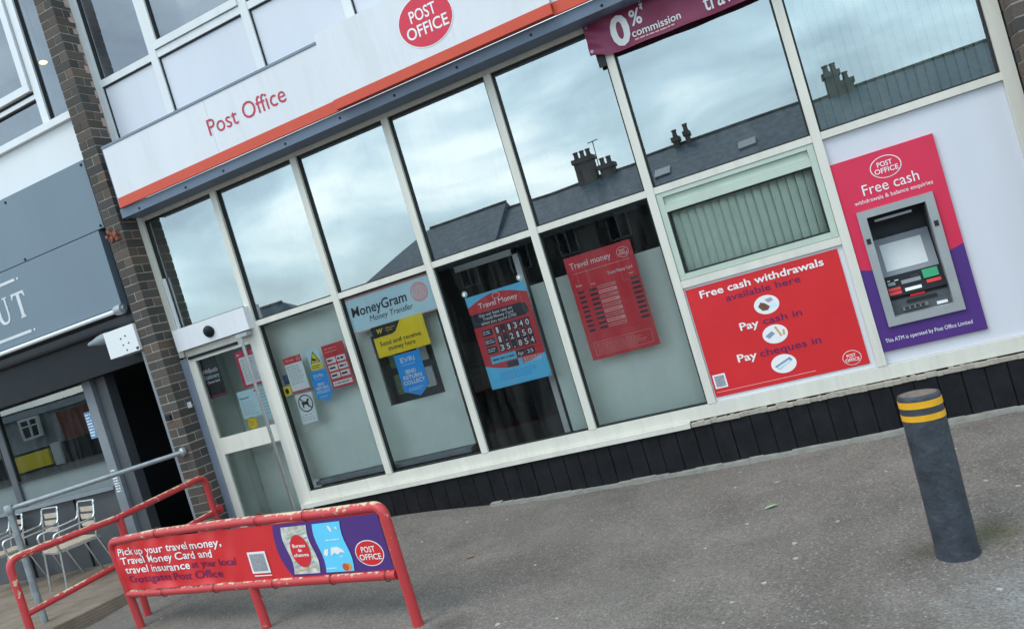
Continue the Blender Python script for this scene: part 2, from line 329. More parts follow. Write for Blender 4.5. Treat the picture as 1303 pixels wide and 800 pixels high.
def lines(mp_, x0, x1, z0, z1, n, m, parent, off=.002, fill=.35, ragged=.25, name='print'):
    """small unreadable print as one mesh of short strokes"""
    bm_v, bm_f = [], []; pitch = (z1 - z0) / n
    for i in range(n):
        zz = z1 - pitch * (i + .5); x = x0; xe = x1 - random.random() * ragged * (x1 - x0)
        while x < xe:
            wd = min(random.uniform(.6, 2.4) * pitch, xe - x); k = len(bm_v)
            bm_v += [mp_(x, zz - pitch * fill / 2, off), mp_(x + wd, zz - pitch * fill / 2, off), mp_(x + wd, zz + pitch * fill / 2, off), mp_(x, zz + pitch * fill / 2, off)]; bm_f.append((k, k + 1, k + 2, k + 3)); x += wd + pitch * .35
    me = bpy.data.meshes.new(name); me.from_pydata(bm_v, [], bm_f); me.materials.append(m); return link(name, me, parent)

# ---- brickwork: every brick a little block of its own, all in one mesh per pier
def bricks(name, blocks, core, parent, tones):
    bm = B()
    for b_ in core: box(bm, *b_)
    for f_ in bm.faces: f_.material_index = 1
    lay = bm.loops.layers.float_color.new('tone')
    for (x0, x1, y0, y1, z0, z1) in blocks:
        j = lambda: random.uniform(-.0018, .0018)
        vs, fs = box(bm, x0 + j(), x1 + j(), y0 + j(), y1, z0 + j(), z1 + j())
        t = random.choice(tones); k = random.uniform(.8, 1.3)
        for f_ in fs:
            for lp in f_.loops: lp[lay] = (t[0] * k, t[1] * k, t[2] * k, 1)
    bmesh.ops.recalc_face_normals(bm, faces=bm.faces)
    me = bpy.data.meshes.new(name); bm.to_mesh(me); bm.free(); me.materials.append(BRICK); me.materials.append(MORTAR)
    return link(name, me, parent)

# ================================================================== GROUND
def sm(a, b, x):
    t = max(0, min(1, (x - a) / (b - a))); return t * t * (3 - 2 * t)
def gz(x, y):
    return -.505 + .105 * (1 - sm(-4.6, -2.6, x)) * sm(-1.4, -.1, y) + .012 * math.sin(x * 1.3 + y * .7) * math.exp(-((y + 3) / 4) ** 2)
xs = [-90, -60, -40, -25, -15, -10] + [-8 + .25 * i for i in range(49)] + [5, 7, 10, 16, 30, 60, 90]
ys = [-120, -80, -50, -35, -25, -18, -14, -10] + [-8 + .25 * i for i in range(33)] + [.06]
bm = B(); g = [[bm.verts.new((x, y, gz(x, y))) for x in xs] for y in ys]
for j in range(len(ys) - 1):
    for i in range(len(xs) - 1): bm.faces.new((g[j][i], g[j][i + 1], g[j + 1][i + 1], g[j + 1][i]))
struct('ground', bm, ASPH, smooth=True)
bm = B(); box(bm, -90, 90, -27, -15, -.52, -.496); struct('road', bm, ROADM)
bm = B()
for y in (-15, -27.15): box(bm, -90, 90, y, y + .15, -.52, -.40)
struct('kerb', bm, CONC)
# cafe terrace: boards running along the shopfront, ridged edge towards the asphalt
bm = B()
ex = lambda y: -6.74 + (y + .22) * .272
yy = .25; k = 0
while yy > -6:
    y0 = yy - .145; xr0, xr1 = ex(yy), ex(y0)
    prism(bm, [(-16, yy, -.40), (min(xr0, -6.72), yy, -.40), (min(xr1, -6.72), y0, -.40), (-16, y0, -.40)], (0, 0, .02 + random.uniform(-.001, .001))); yy -= .15
prism(bm, [(-16, .25, -.56), (-6.76, .25, -.56), (ex(-6) - .02, -6, -.56), (-16, -6, -.56)], (0, 0, .155))
struct('terrace_decking', bm, DECK)
bm = B()
for i in range(5):
    z1 = -.385 - i * .025; o_ = i * .018
    prism(bm, [(ex(-.24) + o_, -.24, z1), (ex(-.24) + o_ + .016, -.24, z1), (ex(-6) + o_ + .016, -6, z1), (ex(-6) + o_, -6, z1)], (0, 0, -.2))
struct('terrace_step_edge', bm, DECK)

# ================================================================== POST OFFICE BUILDING
MU = [-6.30, -5.297, -4.279, -3.235, -2.189, -1.158, .120, 1.368]
HW = .033
po = thing('post_office_building', 'post office shopfront with large framed windows, black plinth and brown brick piers', 'building', (-2.3, .3, -.5))
# plinth boards
bm = B(); x = -5.24
while x < 3.4:
    wd = random.uniform(.140, .160); yj = random.uniform(-.002, .002)
    prism(bm, [(x + .0015, -.012, -.62), (x + .006, -.017 + yj, -.62), (x + wd - .006, -.017 - yj, -.62), (x + wd - .0015, -.012, -.62), (x + wd - .003, .03, -.62), (x + .003, .03, -.62)], (0, 0, .475)); x += wd
box(bm, -5.24, 3.4, .0, .06, -.62, -.146)
build('plinth', bm, BLACKCL, po)
bm = B(); n = 60; top = []
for i in range(n + 1):
    x = -3.3 + 6.6 * i / n; top.append((x, gz(x, -.04) + .030 + random.uniform(-.008, .008), -.055 - random.uniform(0, .03)))
for (xa, za, ya), (xb, zb, yb) in zip(top, top[1:]):
    prism(bm, [(xa, ya, -.6), (xb, yb, -.6), (xb, -.021, -.6), (xa, -.021, -.6)], (0, 0, (za + zb) / 2 + .6))
build('footing_strip', bm, CONC, po)
# sill
bx('sill_rail', FRAME, po, -5.33, 1.44, 0, .09, -.104, 0, .006)
bx('weather_bar', FRAME, po, -5.36, -1.37, -.045, .05, -.150, -.106, .006)
bm = B(); x = -1.36
while x < 1.44:
    wd = random.uniform(.02, .07); d_ = random.uniform(.0, .022); box(bm, x, x + wd, -.022 - d_, .02, -.146, -.108 - random.uniform(0, .014)); x += wd
build('mortar_fillet', bm, MORTAR, po, bevel=.004)
# mullions
for i, x in enumerate(MU):
    bm = B()
    if i == 1: box(bm, x - HW, x + HW, -.004, .09, 1.782, 3.127); box(bm, x - .095, x + .055, -.004, .09, -.15, 1.728); box(bm, x - HW, x + HW, -.004, .09, 1.728, 1.782)
    elif i == 0: box(bm, -6.333, -6.262, -.004, .09, 1.66, 3.127)
    elif i == 7: box(bm, x - .038, x + .052, -.004, .09, .002, 3.127)
    else: box(bm, x - HW, x + HW, -.004, .09, .002, 3.127)
    build('mullion', bm, FRAME, po, bevel=.004)
for a, b, in zip(MU[1:], MU[2:]):
    bx('transom', FRAME, po, a + HW + .001, b - HW - .001, 0, .09, 1.727, 1.781, .004)
bx('head_rail', FRAME, po, -6.333, 1.44, 0, .09, 3.129, 3.21, .004)
# windows
def pane_mesh(nm, bm, g_, par):
    o = build(nm, bm, g_, par); o.data.materials.append(INNER)
    for p_ in o.data.polygons: p_.material_index = 0 if p_.normal.y < -.5 else 1
    return o
def window(x0, x1, z0, z1, nm='window', y=.045, par=None, g_=GLASS):
    bm = B(); box(bm, x0 + .012, x1 - .012, y, y + .006, z0 + .012, z1 - .012); wdw = pane_mesh(nm, bm, g_, par or po)
    bm = B()
    for q in ((x0, x0 + .014, z0, z1), (x1 - .014, x1, z0, z1), (x0 + .014, x1 - .014, z0, z0 + .012), (x0 + .014, x1 - .014, z1 - .014, z1)): box(bm, q[0], q[1], y - .022, y + .02, q[2], q[3])
    build('gasket', bm, GASK, wdw); return wdw
for i in range(7):
    window(MU[i] + (.039 if i == 0 else HW + .001), MU[i + 1] - (.039 if i == 6 else HW + .001), 1.951 if i == 0 else 1.782, 3.128, g_=RIGHTG if i == 6 else GLASS)
for i in range(1, 5):
    window(MU[i] + (.056 if i == 1 else HW + .001), MU[i + 1] - HW - .001, .001, 1.726, g_=CLEAR)
bx('window_stay', FRAMEW, po, -6.255, -6.225, .008, .03, 1.955, 2.50, .006)
# casement with blind between the fifth and sixth mullions
bx('lower_transom', FRAME, po, MU[5] + HW + .001, MU[6] - HW - .001, 0, .09, .950, 1.010, .004)
bm = B(); a, b = MU[5] + HW + .003, MU[6] - HW - .003
for q in ((a, a + .048, 1.013, 1.724), (b - .048, b, 1.013, 1.724), (a + .049, b - .049, 1.013, 1.058), (a + .049, b - .049, 1.566, 1.625), (a + .049, b - .049, 1.690, 1.724)): box(bm, q[0], q[1], .006, .075, q[2], q[3])
build('casement_frame', bm, mat('pale_green_frame', (.50, .58, .50), .45, var=.06, scale=4, dirt=.15, dcol=(.3, .33, .28)), po, bevel=.004)
window(a + .05, b - .05, 1.059, 1.565, g_=CLEAR)
bx('vent_strip', MATS['pale_green_frame'], po, a + .05, b - .05, .03, .05, 1.627, 1.688, .002)
# solid infill panels
bx('infill_panel', WHITE, po, MU[5] + HW + .001, MU[6] - HW - .001, .02, .06, .002, .949, .002)
bm = B()
for q in ((MU[6] + HW + .001, .24, .002, 1.726), (.738, MU[7] - .039, .002, 1.726), (.24, .738, .002, .28), (.24, .738, 1.134, 1.726)): box(bm, q[0], q[1], .03, .07, q[2], q[3])
bmesh.ops.remove_doubles(bm, verts=bm.verts, dist=1e-5)
build('infill_panel', bm, LILAC, po)
# automatic door
bm = B()
for q in ((-6.245, -6.150, -.40, 1.655), (-5.392, -5.394 + .001, 0, 0)): 
    if q[3]: box(bm, q[0], q[1], .0, .055, q[2], q[3])
box(bm, -5.400, -5.394, .0, .055, -.40, 1.655)
box(bm, -6.245, -5.394, .0, .055, 1.656, 1.718); box(bm, -6.150, -5.400, .0, .055, 1.585, 1.655); box(bm, -6.150, -5.400, .0, .055, .570, .742); box(bm, -6.150, -5.400, .0, .055, -.40, -.25)
door = build('door', bm, FRAME, po, bevel=.003)
for z0, z1 in ((.743, 1.584), (-.249, .569)):
    bm = B(); box(bm, -6.149, -5.401, .02, .028, z0, z1); pn = pane_mesh('pane', bm, CLEAR, door)
bm = B(); tube(bm, [(-5.425, -.075, -.30), (-5.425, -.075, 1.665)], .017, 14); build('pull_handle', bm, STEEL, door, smooth=True)
bx('handle_bracket', STEEL, door, -5.475, -5.325, -.095, -.004, 1.668, 1.705, .006)
bx('closer_strip', DARKM, door, -6.215, -5.545, -.02, -.004, 1.618, 1.646, .003)
bx('door_header', WHITE, po, -6.262, -5.292, -.075, .0, 1.722, 1.948, .008)
bm = B(); lathe(bm, [(0, .05), (.035, .045), (.058, .025), (.065, 0), (.04, -.02)], (-5.78, -.076, 1.825), (0, -1, -.35), 24); build('motion_sensor', bm, DARKM, po, smooth=True)
bx('door_jamb', mat('jamb_blue_grey', (.25, .28, .36), .4, var=.05), po, -6.333, -6.248, -.012, .05, -.42, 1.640, .004)
# blue-grey beam box under the sign
bx('sign_box', BLUEBOX, po, -6.27, 3.4, -.235, .10, 3.168, 3.262, .003)
bm = B()
for i in range(15):
    x = -6.05 + i * .62 + random.uniform(-.1, .1); lathe(bm, [(0, .008), (.010, .006), (.012, 0)], (x, -.235, 3.205 + random.uniform(-.01, .01)), (0, -1, 0), 10)
build('screw', bm, DARKM, po)['kind'] = 'stuff'
bx('cable_tab', DARKM, po, -2.262, -2.14, -.035, -.002, 2.80, 2.905, .003) if False else None
# upper floor
UM = [-6.295, -5.49, -4.312, -3.255, -2.2]
for i, x in enumerate(UM): bx('upper_mullion', FRAMEW, po, x - .045, x + .045, .0, .09, 3.58, 6.4, .006)
for i, (a, b) in enumerate(zip(UM, UM[1:])):
    a += .046; b -= .046
    bx('upper_transom', FRAMEW, po, a, b, .004, .09, 4.566, 4.636, .006)
    bm = B(); box(bm, a + .012, b - .004, .03, .05, 3.6, 4.550); sp_ = build('spandrel_panel', bm, LILAC, po)
    bm = B(); box(bm, a, a + .012, .018, .05, 3.6, 4.565); box(bm, a, b, .018, .05, 4.551, 4.565); build('gasket', bm, GASK, sp_)
    if i == 1:
        bm = B()
        for q in ((a, b, 4.645, 4.72), (a, a + .05, 4.721, 6.3), (b - .05, b, 4.721, 6.3)): box(bm, q[0], q[1], -.012, .06, q[2], q[3])
        build('opening_sash', bm, FRAMEW, po, bevel=.005); window(a + .051, b - .051, 4.721, 6.3, y=.03, g_=FLOORG)
    else: window(a, b, 4.637, 6.3, g_=FLOORG)
bx('rendered_wall', WHITE, po, -2.15, 3.4, .02, .2, 3.5, 6.4, .01)
# brick piers
TON = [(.070, .060, .055), (.082, .066, .058), (.060, .054, .052), (.075, .060, .052), (.068, .060, .056), (.095, .072, .060)]
TONW = [(.115, .080, .062), (.125, .088, .068), (.090, .070, .060), (.105, .076, .058)]
px0, px1, py0, py1 = -6.548, -6.334, -.222, .0
bl, mo_ = [], .0115; z = -.56; r_ = 0; CH = .0905
while z < 6.4:
    a, b = z + mo_ / 2, z + CH - mo_ / 2; xm = (px0 + px1) / 2
    if r_ % 2: bl += [(px0, px1, py0, py0 + .105, a, b), (px0, px1, py0 + .105 + mo_, py1, a, b)]
    else: bl += [(px0, xm - mo_ / 2, py0, py1, a, b), (xm + mo_ / 2, px1, py0, py1, a, b)]
    z += CH; r_ += 1
bricks('brick_pier', bl, [(px0 + .005, px1 - .005, py0 + .005, py1, -.6, 6.45)], po, TON + TONW[:1])
bl = []; z = -.56; r_ = 0
while z < 6.4:
    a, b = z + mo_ / 2, z + CH - mo_ / 2; x = 1.432
    if r_ % 2: bl.append((x, x + .105, -.222, 0, a, b)); x += .105 + mo_
    while x < 3.2: bl.append((x, x + .222, -.222, -.11 if x > 1.5 or not r_ % 2 else 0, a, b)); x += .222 + mo_
    if not r_ % 2: bl.append((1.432, 1.64, -.104, 0, a, b))
    z += CH; r_ += 1
bricks('brick_pier', bl, [(1.437, 3.2, -.217, 0, -.6, 6.45)], po, TON + TONW)
# lumpy terracotta where an old corbel was cut off, and mortar left along the pier
bm = B()
for i in range(16):
    x = random.uniform(-6.555, -6.39); zz = random.uniform(2.985, 3.085); s = random.uniform(.02, .045); box(bm, x, x + s, -.222 - random.uniform(.008, .04), -.2, zz, zz + s)
build('broken_corbel', bm, TERRA, po, bevel=.006)
bm = B(); z = 3.9; box(bm, -6.349, -6.3345, -.012, .0, 3.9, 6.35)
while z < 6.3:
    s = random.uniform(.03, .12); box(bm, -6.3495, -6.333 + random.uniform(0, .008), -.02 - random.uniform(.0, .05), .0, z, z + s); z += s + random.uniform(0, .12)
build('mortar_edge', bm, mat('pink_mortar', (.42, .30, .26), .9, var=.2, scale=20), po, bevel=.003)
bx('junction_box', WHITE, po, 1.462, 1.58, -.262, -.223, 1.53, 1.665, .008)
# room behind the glass
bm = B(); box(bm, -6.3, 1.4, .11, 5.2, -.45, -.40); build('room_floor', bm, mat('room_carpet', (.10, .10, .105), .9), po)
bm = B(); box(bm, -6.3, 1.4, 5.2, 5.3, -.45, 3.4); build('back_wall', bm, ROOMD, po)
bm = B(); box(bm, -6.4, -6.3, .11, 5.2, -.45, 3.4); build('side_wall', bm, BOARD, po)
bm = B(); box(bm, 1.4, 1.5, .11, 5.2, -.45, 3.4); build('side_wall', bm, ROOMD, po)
bm = B(); box(bm, -6.4, 1.5, .1, 5.3, 3.25, 3.32); build('room_ceiling', bm, ROOMW, po)
# display boards standing just inside
bm = B()
box(bm, -5.50, -4.30, .24, .27, .06, 1.80)
box(bm, -4.30, -3.42, .24, .27, .06, .60); box(bm, -4.30, -4.19, .24, .27, .60, 1.80); box(bm, -3.57, -3.42, .24, .27, .60, 1.80); box(bm, -4.19, -3.57, .24, .27, 1.30, 1.80)
build('display_board', bm, BOARD, po)
bx('display_board', BOARD, po, -2.45, -1.12, .24, .27, -.2, 1.325, .003)
bx('brightening_board', BOARD, po, -6.29, -5.52, .55, .58, -.40, 1.64, .003)  # added pale board that brightens the dark interior behind the door glass
bx('upper_ceiling', WHITE, po, -6.3, -2.2, .12, 1.7, 6.42, 6.5, 0)
bx('upper_room_wall', mat('upper_room', (.34, .34, .37), .8), po, -6.3, -2.2, 1.6, 1.7, 4.4, 6.6, 0)
bx('window_shelf', GREYP, po, -5.22, -3.42, .11, .235, .02, .055, .003)
bm = B(); box(bm, -2.60, -2.545, .42, .48, -.4, 1.70); box(bm, -3.20, -2.545, .42, .48, 1.645, 1.70)
build('inner_door_frame', bm, FRAMEW, po, bevel=.004)
bm = B(); box(bm, -3.3, -1.2, 1.6, 2.2, -.4, .62); box(bm, -3.35, -1.15, 1.55, 2.25, .62, .66); build('counter', bm, CHARC, po, bevel=.004)

# ---- blinds
def blind(x0, x1, z0, z1, label, y=.12):
    t = thing('vertical_blind', label, 'blind', ((x0 + x1) / 2, y, z0)); x = x0
    bx('head_track', FRAMEW, t, x0, x1, y - .02, y + .02, z1, z1 + .035, .002)
    while x < x1 - .03:
        bm = B(); wd = .060; xe = min(x + wd, x1); a = .020
        prism(bm, [(x, y - a, z0), (xe, y + a, z0), (xe, y + a + .002, z0), (x, y - a + .002, z0)], (0, 0, z1 - z0 - .001)); build('slat', bm, BLIND, t); x += .064
blind(-1.12, .10, 1.03, 1.69, 'pale green vertical blind closed in the small window above the red withdrawals poster')
blind(.16, 1.33, 1.80, 3.20, 'green vertical blind behind the tall upper window above the cash machine')

# ================================================================== FASCIA SIGN
fs = thing('fascia_sign', 'long white post office fascia with orange lower edge and red oval emblem', 'sign', (-2.4, -.27, 3.26))
bx('sign_panel', WHITE, fs, -6.222, -3.492, -.262, -.06, 3.362, 3.874, .003)
bx('sign_panel', WHITE, fs, -3.488, -1.424, -.312, -.06, 3.352, 3.935, .003)
bx('sign_panel', WHITE, fs, -1.420, 3.4, -.262, -.06, 3.362, 3.874, .003)
bx('orange_trim', ORANGE, fs, -6.222, -3.492, -.266, -.238, 3.264, 3.3605, .003)
bx('orange_trim', ORANGE, fs, -3.489, -1.423, -.316, -.237, 3.266, 3.3505, .003)
bx('orange_trim', ORANGE, fs, -1.419, 3.4, -.266, -.238, 3.264, 3.3605, .003)
bx('flashing', FLASH, fs, -6.228, -3.50, -.270, 0, 3.876, 3.898, .002)
bx('end_cap', FLASH, fs, -6.236, -6.224, -.258, 0, 3.266, 3.876, .002)
bx('joint', mat('joint_grey', (.5, .5, .53), .5), fs, -4.86, -4.857, -.2632, -.2, 3.362, 3.874, 0)
fm = facade(-.262)
text('Post Office', fm, -4.895, -3.972, 3.538, .150, mat('sign_letter_red', (.50, .03, .06), .4), fs, .0, 0, .003)
fm2 = facade(-.312)
emblem(fm2, -2.447, 3.640, .256, .215, fs, fill=mat('emblem_red', (.66, .02, .055), .35, var=.03), off=.003, ringw=.035)

# ---- vinyl banner slung under the fascia
def bmap(a, b, off=0):
    wv = .008 * math.sin(a * 17 + b * 9) + .006 * math.sin(a * 7.3 - b * 21) + .010 * math.exp(-((a + 1.25) / .12) ** 2) * math.sin(b * 40 + a * 20)
    return Vector((a, -.042 - off + wv, b + .004 * math.sin(a * 5)))
def cloth(name, mp_, x0, x1, zf0, zf1, nx, nz, m, parent, off=0):
    vs, fc = [], []
    for j in range(nz + 1):
        for i in range(nx + 1):
            a = x0 + (x1 - x0) * i / nx; vs.append(mp_(a, zf0(a) + (zf1(a) - zf0(a)) * j / nz, off))
    for j in range(nz):
        for i in range(nx): k = j * (nx + 1) + i; fc.append((k, k + 1, k + nx + 2, k + nx + 1))
    me = bpy.data.meshes.new(name); me.from_pydata(vs, [], fc); me.materials.append(m)
    for p in me.polygons: p.use_smooth = True
    return link(name, me, parent)
bn_ = thing('vinyl_banner', 'maroon 0% commission vinyl banner slung under the right of the fascia', 'banner', (0, -.05, 2.87))
cloth('banner_sheet', bmap, -1.29, 2.2, lambda a: 2.870 + .050 * math.exp(-((a + 1.29) / .12) ** 2), lambda a: 3.164 - .0 * a, 170, 14, MAROON, bn_)
text('0', bmap, -1.09, -.936, 2.910, .222, INKW, bn_, .035, 0, .006); text('%', bmap, -.918, -.828, 3.010, .118, INKW, bn_, .02, 0, .006); text('*', bmap, -.826, -.796, 3.06, .10, INKW, bn_, .02, 0, .006)
text('commission', bmap, -.933, -.548, 2.926, .058, INKW, bn_, .012, 0, .006); lines(bmap, -.923, -.609, 2.893, 2.915, 1, PINK, bn_, .006, .5, 0)
text('travel money', bmap, -.370, .33, 2.908, .130, INKW, bn_, .010, 0, .006)
bm = B()
for a, b in ((-1.265, 3.145), (-1.265, 2.945), (-.6, 3.145)): lathe(bm, [(.006, .006), (.012, .006), (.012, 0)], bmap(a, b, .001), (0, -1, 0), 12)
build('eyelet', bm, STEEL, bn_)
bx('cable_tab', GASK, po, -1.255, -1.195, -.02, -.006, 2.815, 2.90, .002)

# ================================================================== WITHDRAWALS POSTER
p = thing('withdrawals_poster', 'large bright red panel about free cash withdrawals below the small blind window', 'poster', (-.55, .015, .04))
pm = facade(.012)
flat('poster_panel', pm, rect(-1.112, .045, .040, .928), RED, p, .0, .006)
text('Free cash withdrawals', pm, -1.01, -.07, .836, .057, INKW, p, .018); text('available here', pm, -.825, -.26, .762, .050, PTXT, p, .005)
for cz in (.658, .422, .183):
    flat('picture', pm, ell(-.545, cz, .094, .073), INKW, p, .001)
q = flat('picture_mark', pm, [(-.61, .655), (-.585, .685), (-.555, .672), (-.525, .64), (-.545, .615), (-.585, .618)], mat('brown_ink', (.16, .075, .045), .5), p, .002)
flat('picture_mark', pm, [(-.55, .70), (-.50, .705), (-.49, .68), (-.53, .67)], mat('grey_ink', (.35, .36, .42), .5), p, .0025); flat('picture_mark', pm, [(-.53, .655), (-.475, .66), (-.47, .632), (-.52, .625)], PALEB, p, .002)
flat('picture_mark', pm, [(-.62, .42), (-.565, .45), (-.545, .425), (-.595, .395)], mat('blue_grey_ink', (.25, .30, .45), .5), p, .002); flat('picture_mark', pm, [(-.54, .475), (-.525, .478), (-.495, .40), (-.51, .395)], mat('tan_ink', (.62, .36, .16), .5), p, .002); flat('picture_mark', pm, [(-.485, .445), (-.47, .44), (-.475, .40), (-.49, .402)], MATS['tan_ink'], p, .002)
flat('picture_mark', pm, [(-.615, .175), (-.49, .225), (-.475, .20), (-.585, .145)], MATS['blue_grey_ink'], p, .002); flat('picture_mark', pm, [(-.60, .165), (-.50, .205), (-.49, .19), (-.585, .15)], PALEB, p, .003)
text('Pay', pm, -.785, -.640, .510, .059, INKW, p, .018); text('cash in', pm, -.607, -.315, .513, .053, PTXT, p, .005)
text('Pay', pm, -.870, -.720, .272, .060, INKW, p, .018); text('cheques in', pm, -.695, -.238, .274, .054, PTXT, p, .005)
emblem(pm, -.064, .112, .066, .056, p, fill=RED); flat('blank_card', pm, rect(-1.098, -.998, .105, .217), INKW, p, .001); flat('card_face', pm, rect(-1.086, -1.010, .117, .205), mat('grey_print', (.30, .31, .34), .6, var=.6, scale=160), p, .002)
flat('rule', pm, rect(-1.10, -.335, .073, .077), PINK, p, .001)

# ================================================================== CASH MACHINE
t = thing('cash_machine', 'wall cash machine with silver recess in a crimson and purple surround', 'cash machine', (.49, -.01, .1))
am = facade(.012)
bm = B(); bz = (.235, .743, .275, 1.139)
for q in ((.143, bz[0], .099, 1.528), (bz[1], .844, .099, 1.528), (bz[0], bz[1], .099, bz[2]), (bz[0], bz[1], bz[3], 1.528)): box(bm, q[0], q[1], .008, .0285, q[2], q[3])
build('surround', bm, CRIM, t)
def arc(x): return .672 + .060 * ((x - .493) / .35) ** 2
flat('purple_base', am, [(.1435, .0995), (.8435, .0995)] + [(x, arc(x)) for x in [.8435 - .1 * i / 5 for i in range(6)]] + [(.743, .275), (.235, .275)] + [(x, arc(x)) for x in [.235 - .0915 * i / 5 for i in range(6)]], PURP, t, .0055)
emblem(am, .505, 1.403, .104, .080, t, fill=CRIM, off=.0055)
text('Free cash', am, .317, .691, 1.243, .076, INKW, t, .0, 0, .007); text('withdrawals & balance enquiries', am, .243, .765, 1.190, .029, INKW, t, .0, 0, .007)
text('This ATM is operated by Post Office Limited', am, .188, .763, .163, .028, INKW, t, .0, 0, .007)
bm = B(); iz = (.292, .684, .335, 1.084)
for q in ((bz[0], iz[0], bz[2], bz[3]), (iz[1], bz[1], bz[2], bz[3]), (iz[0], iz[1], bz[2], iz[2]), (iz[0], iz[1], iz[3], bz[3])): box(bm, q[0], q[1], -.016, .07, q[2], q[3])
bezel = build('bezel', bm, SILVER, t, bevel=.005)
for x, zz in ((.264, .916), (.713, .915)): bx('camera_window', GASK, bezel, x - .014, x + .014, -.019, -.0165, zz - .020, zz + .020, .002)
bm = B(); box(bm, iz[0], iz[0] + .004, .071, .40, iz[2], iz[3]); box(bm, iz[1] - .004, iz[1], .071, .40, iz[2], iz[3]); box(bm, iz[0], iz[1], .071, .40, iz[3] - .004, iz[3]); box(bm, iz[0], iz[1], .36, .40, iz[2], iz[3])
build('recess', bm, CHARC, t)
bx('canopy_lamp', mat('lamp_lens', (.62, .64, .68), .3), t, .345, .595, .10, .13, 1.035, 1.052, .003)
bx('canopy', DARKM, t, iz[0] + .005, iz[1] - .005, .08, .30, 1.058, 1.079, .003)
bm = B(); prism(bm, [(.300, .10, .62), (.300, .19, .90), (.300, .34, .90), (.300, .34, .62)], (.372, 0, 0)); build('screen_housing', bm, GREYP, t, bevel=.004)
nrm = Vector((0, -.28, .09)).normalized(); smap = lambda a, b, off=0: Vector((a, .10 + (b - .62) / .28 * .09, b)) + nrm * off
flat('screen', smap, rect(.330, .612, .655, .853), SCREEN, t, .003, .004)
bm = B(); prism(bm, [(.296, .045, .47), (.296, .095, .618), (.296, .30, .618), (.296, .30, .47)], (.384, 0, 0)); build('fascia_console', bm, DARKM, t, bevel=.004)
n2_ = Vector((0, -.148, .05)).normalized(); kmap = lambda a, b, off=0: Vector((a, .045 + (b - .47) / .148 * .05, b)) + n2_ * off
bm = B()
def kb(bm, x0, x1, z0, z1, th):
    q = [kmap(x0, z0, -.002), kmap(x1, z0, -.002), kmap(x1, z1, -.002), kmap(x0, z1, -.002)]; prism(bm, q, n2_ * (th + .002))
def kpart(nm, m, *qs):
    bm = B()
    for q in qs: kb(bm, *q)
    return build(nm, bm, m, t, bevel=.0015)
kpart('card_slot', GREEN, (.548, .650, .545, .607, .016)); kpart('red_label', RED, (.560, .655, .510, .534, .006)); kpart('red_label', RED, (.302, .385, .512, .534, .006)); kpart('red_label', RED, (.302, .385, .484, .506, .006))
kpart('receipt_slot', GASK, (.47, .525, .578, .594, .004)); kpart('printed_slip', PAPER, (.41, .52, .49, .512, .006)); kpart('marking', INKW, (.31, .33, .585, .590, .004), (.36, .385, .580, .586, .004))
bm = B(); box(bm, .292, .684, .06, .36, .336, .40); prism(bm, [(.296, .06, .401), (.296, .06, .44), (.296, .10, .469), (.296, .30, .469), (.296, .30, .401)], (.384, 0, 0)); build('cash_shelf', bm, CHARC, t, bevel=.004)
bx('dispenser_slot', GASK, t, .40, .60, .052, .0595, .405, .428, .002); bx('red_label', RED, t, .43, .53, .054, .0595, .445, .463, .001); bx('keypad', STEEL, t, .36, .53, .035, .0595, .36, .385, .002); bm = B()
for i in range(4):
    for j in range(2): box(bm, .375 + i * .036, .400 + i * .036, .032, .036, .3635 + j * .011, .3715 + j * .011)
build('keys', bm, DARKM, t)['kind'] = 'stuff'
kpart('marking', GREYP, (.40, .53, .545, .572, .003), (.31, .36, .552, .575, .003))
bx('cash_flap', PAPER, t, .585, .655, .045, .0595, .345, .365, .002)

# ================================================================== SIGNS BEHIND THE GLASS
GY = .062; gm = facade(GY)
def poster(name, label, cat, pts, m, edge=.003, off=0):
    xs_ = [a for a, b in pts]; zs_ = [b for a, b in pts]
    o = thing(name, label, cat, (sum(xs_) / len(xs_), GY, min(zs_))); flat('sheet', gm, pts, m, o, off, edge); return o
# money transfer sign
p = poster('money_transfer_sign', 'pale blue MoneyGram money transfer sign behind the third lower window', 'sign', rect(-4.236, -3.275, 1.372, 1.702), PALEB)
ring('border', gm, -3.7555, 1.537, .4805, .165, .0, PINK, p) if False else None
for q in (rect(-4.236, -3.275, 1.690, 1.712), rect(-4.236, -3.275, 1.366, 1.378), rect(-4.246, -4.232, 1.366, 1.712)): flat('border', gm, q, PINK, p, .001)
text('MoneyGram', gm, -4.195, -3.575, 1.522, .092, NAVY, p, .014, .12); text('Money Transfer', gm, -4.02, -3.535, 1.440, .052, NAVY, p, .0, .22)
flat('emblem', gm, ell(-3.433, 1.567, .092, .092), PINK, p, .001)
for rr in (.075, .052, .028): ring('emblem_line', gm, -3.433, 1.567, rr, rr * .8, .006, PALEB, p, .002)
# yellow sign
p = poster('money_sign', 'yellow send and receive money sign with black corner under the pale blue sign', 'sign', rect(-4.045, -3.470, 1.082, 1.378), YELL, off=.002)
flat('black_corner', gm, [(-4.045, 1.271), (-3.832, 1.273), (-3.79, 1.287), (-3.714, 1.378), (-4.045, 1.378)], INKB, p, .003)
text('W', gm, -3.985, -3.915, 1.305, .045, YELL, p, .03, .25, .005); text('Western', gm, -3.885, -3.785, 1.330, .016, YELL, p, 0, 0, .005); text('Union', gm, -3.885, -3.815, 1.308, .016, YELL, p, 0, 0, .005)
text('Send and receive', gm, -3.990, -3.540, 1.186, .042, NAVY, p, .004, 0, .005); text('money here', gm, -3.915, -3.618, 1.128, .042, NAVY, p, .004, 0, .005)
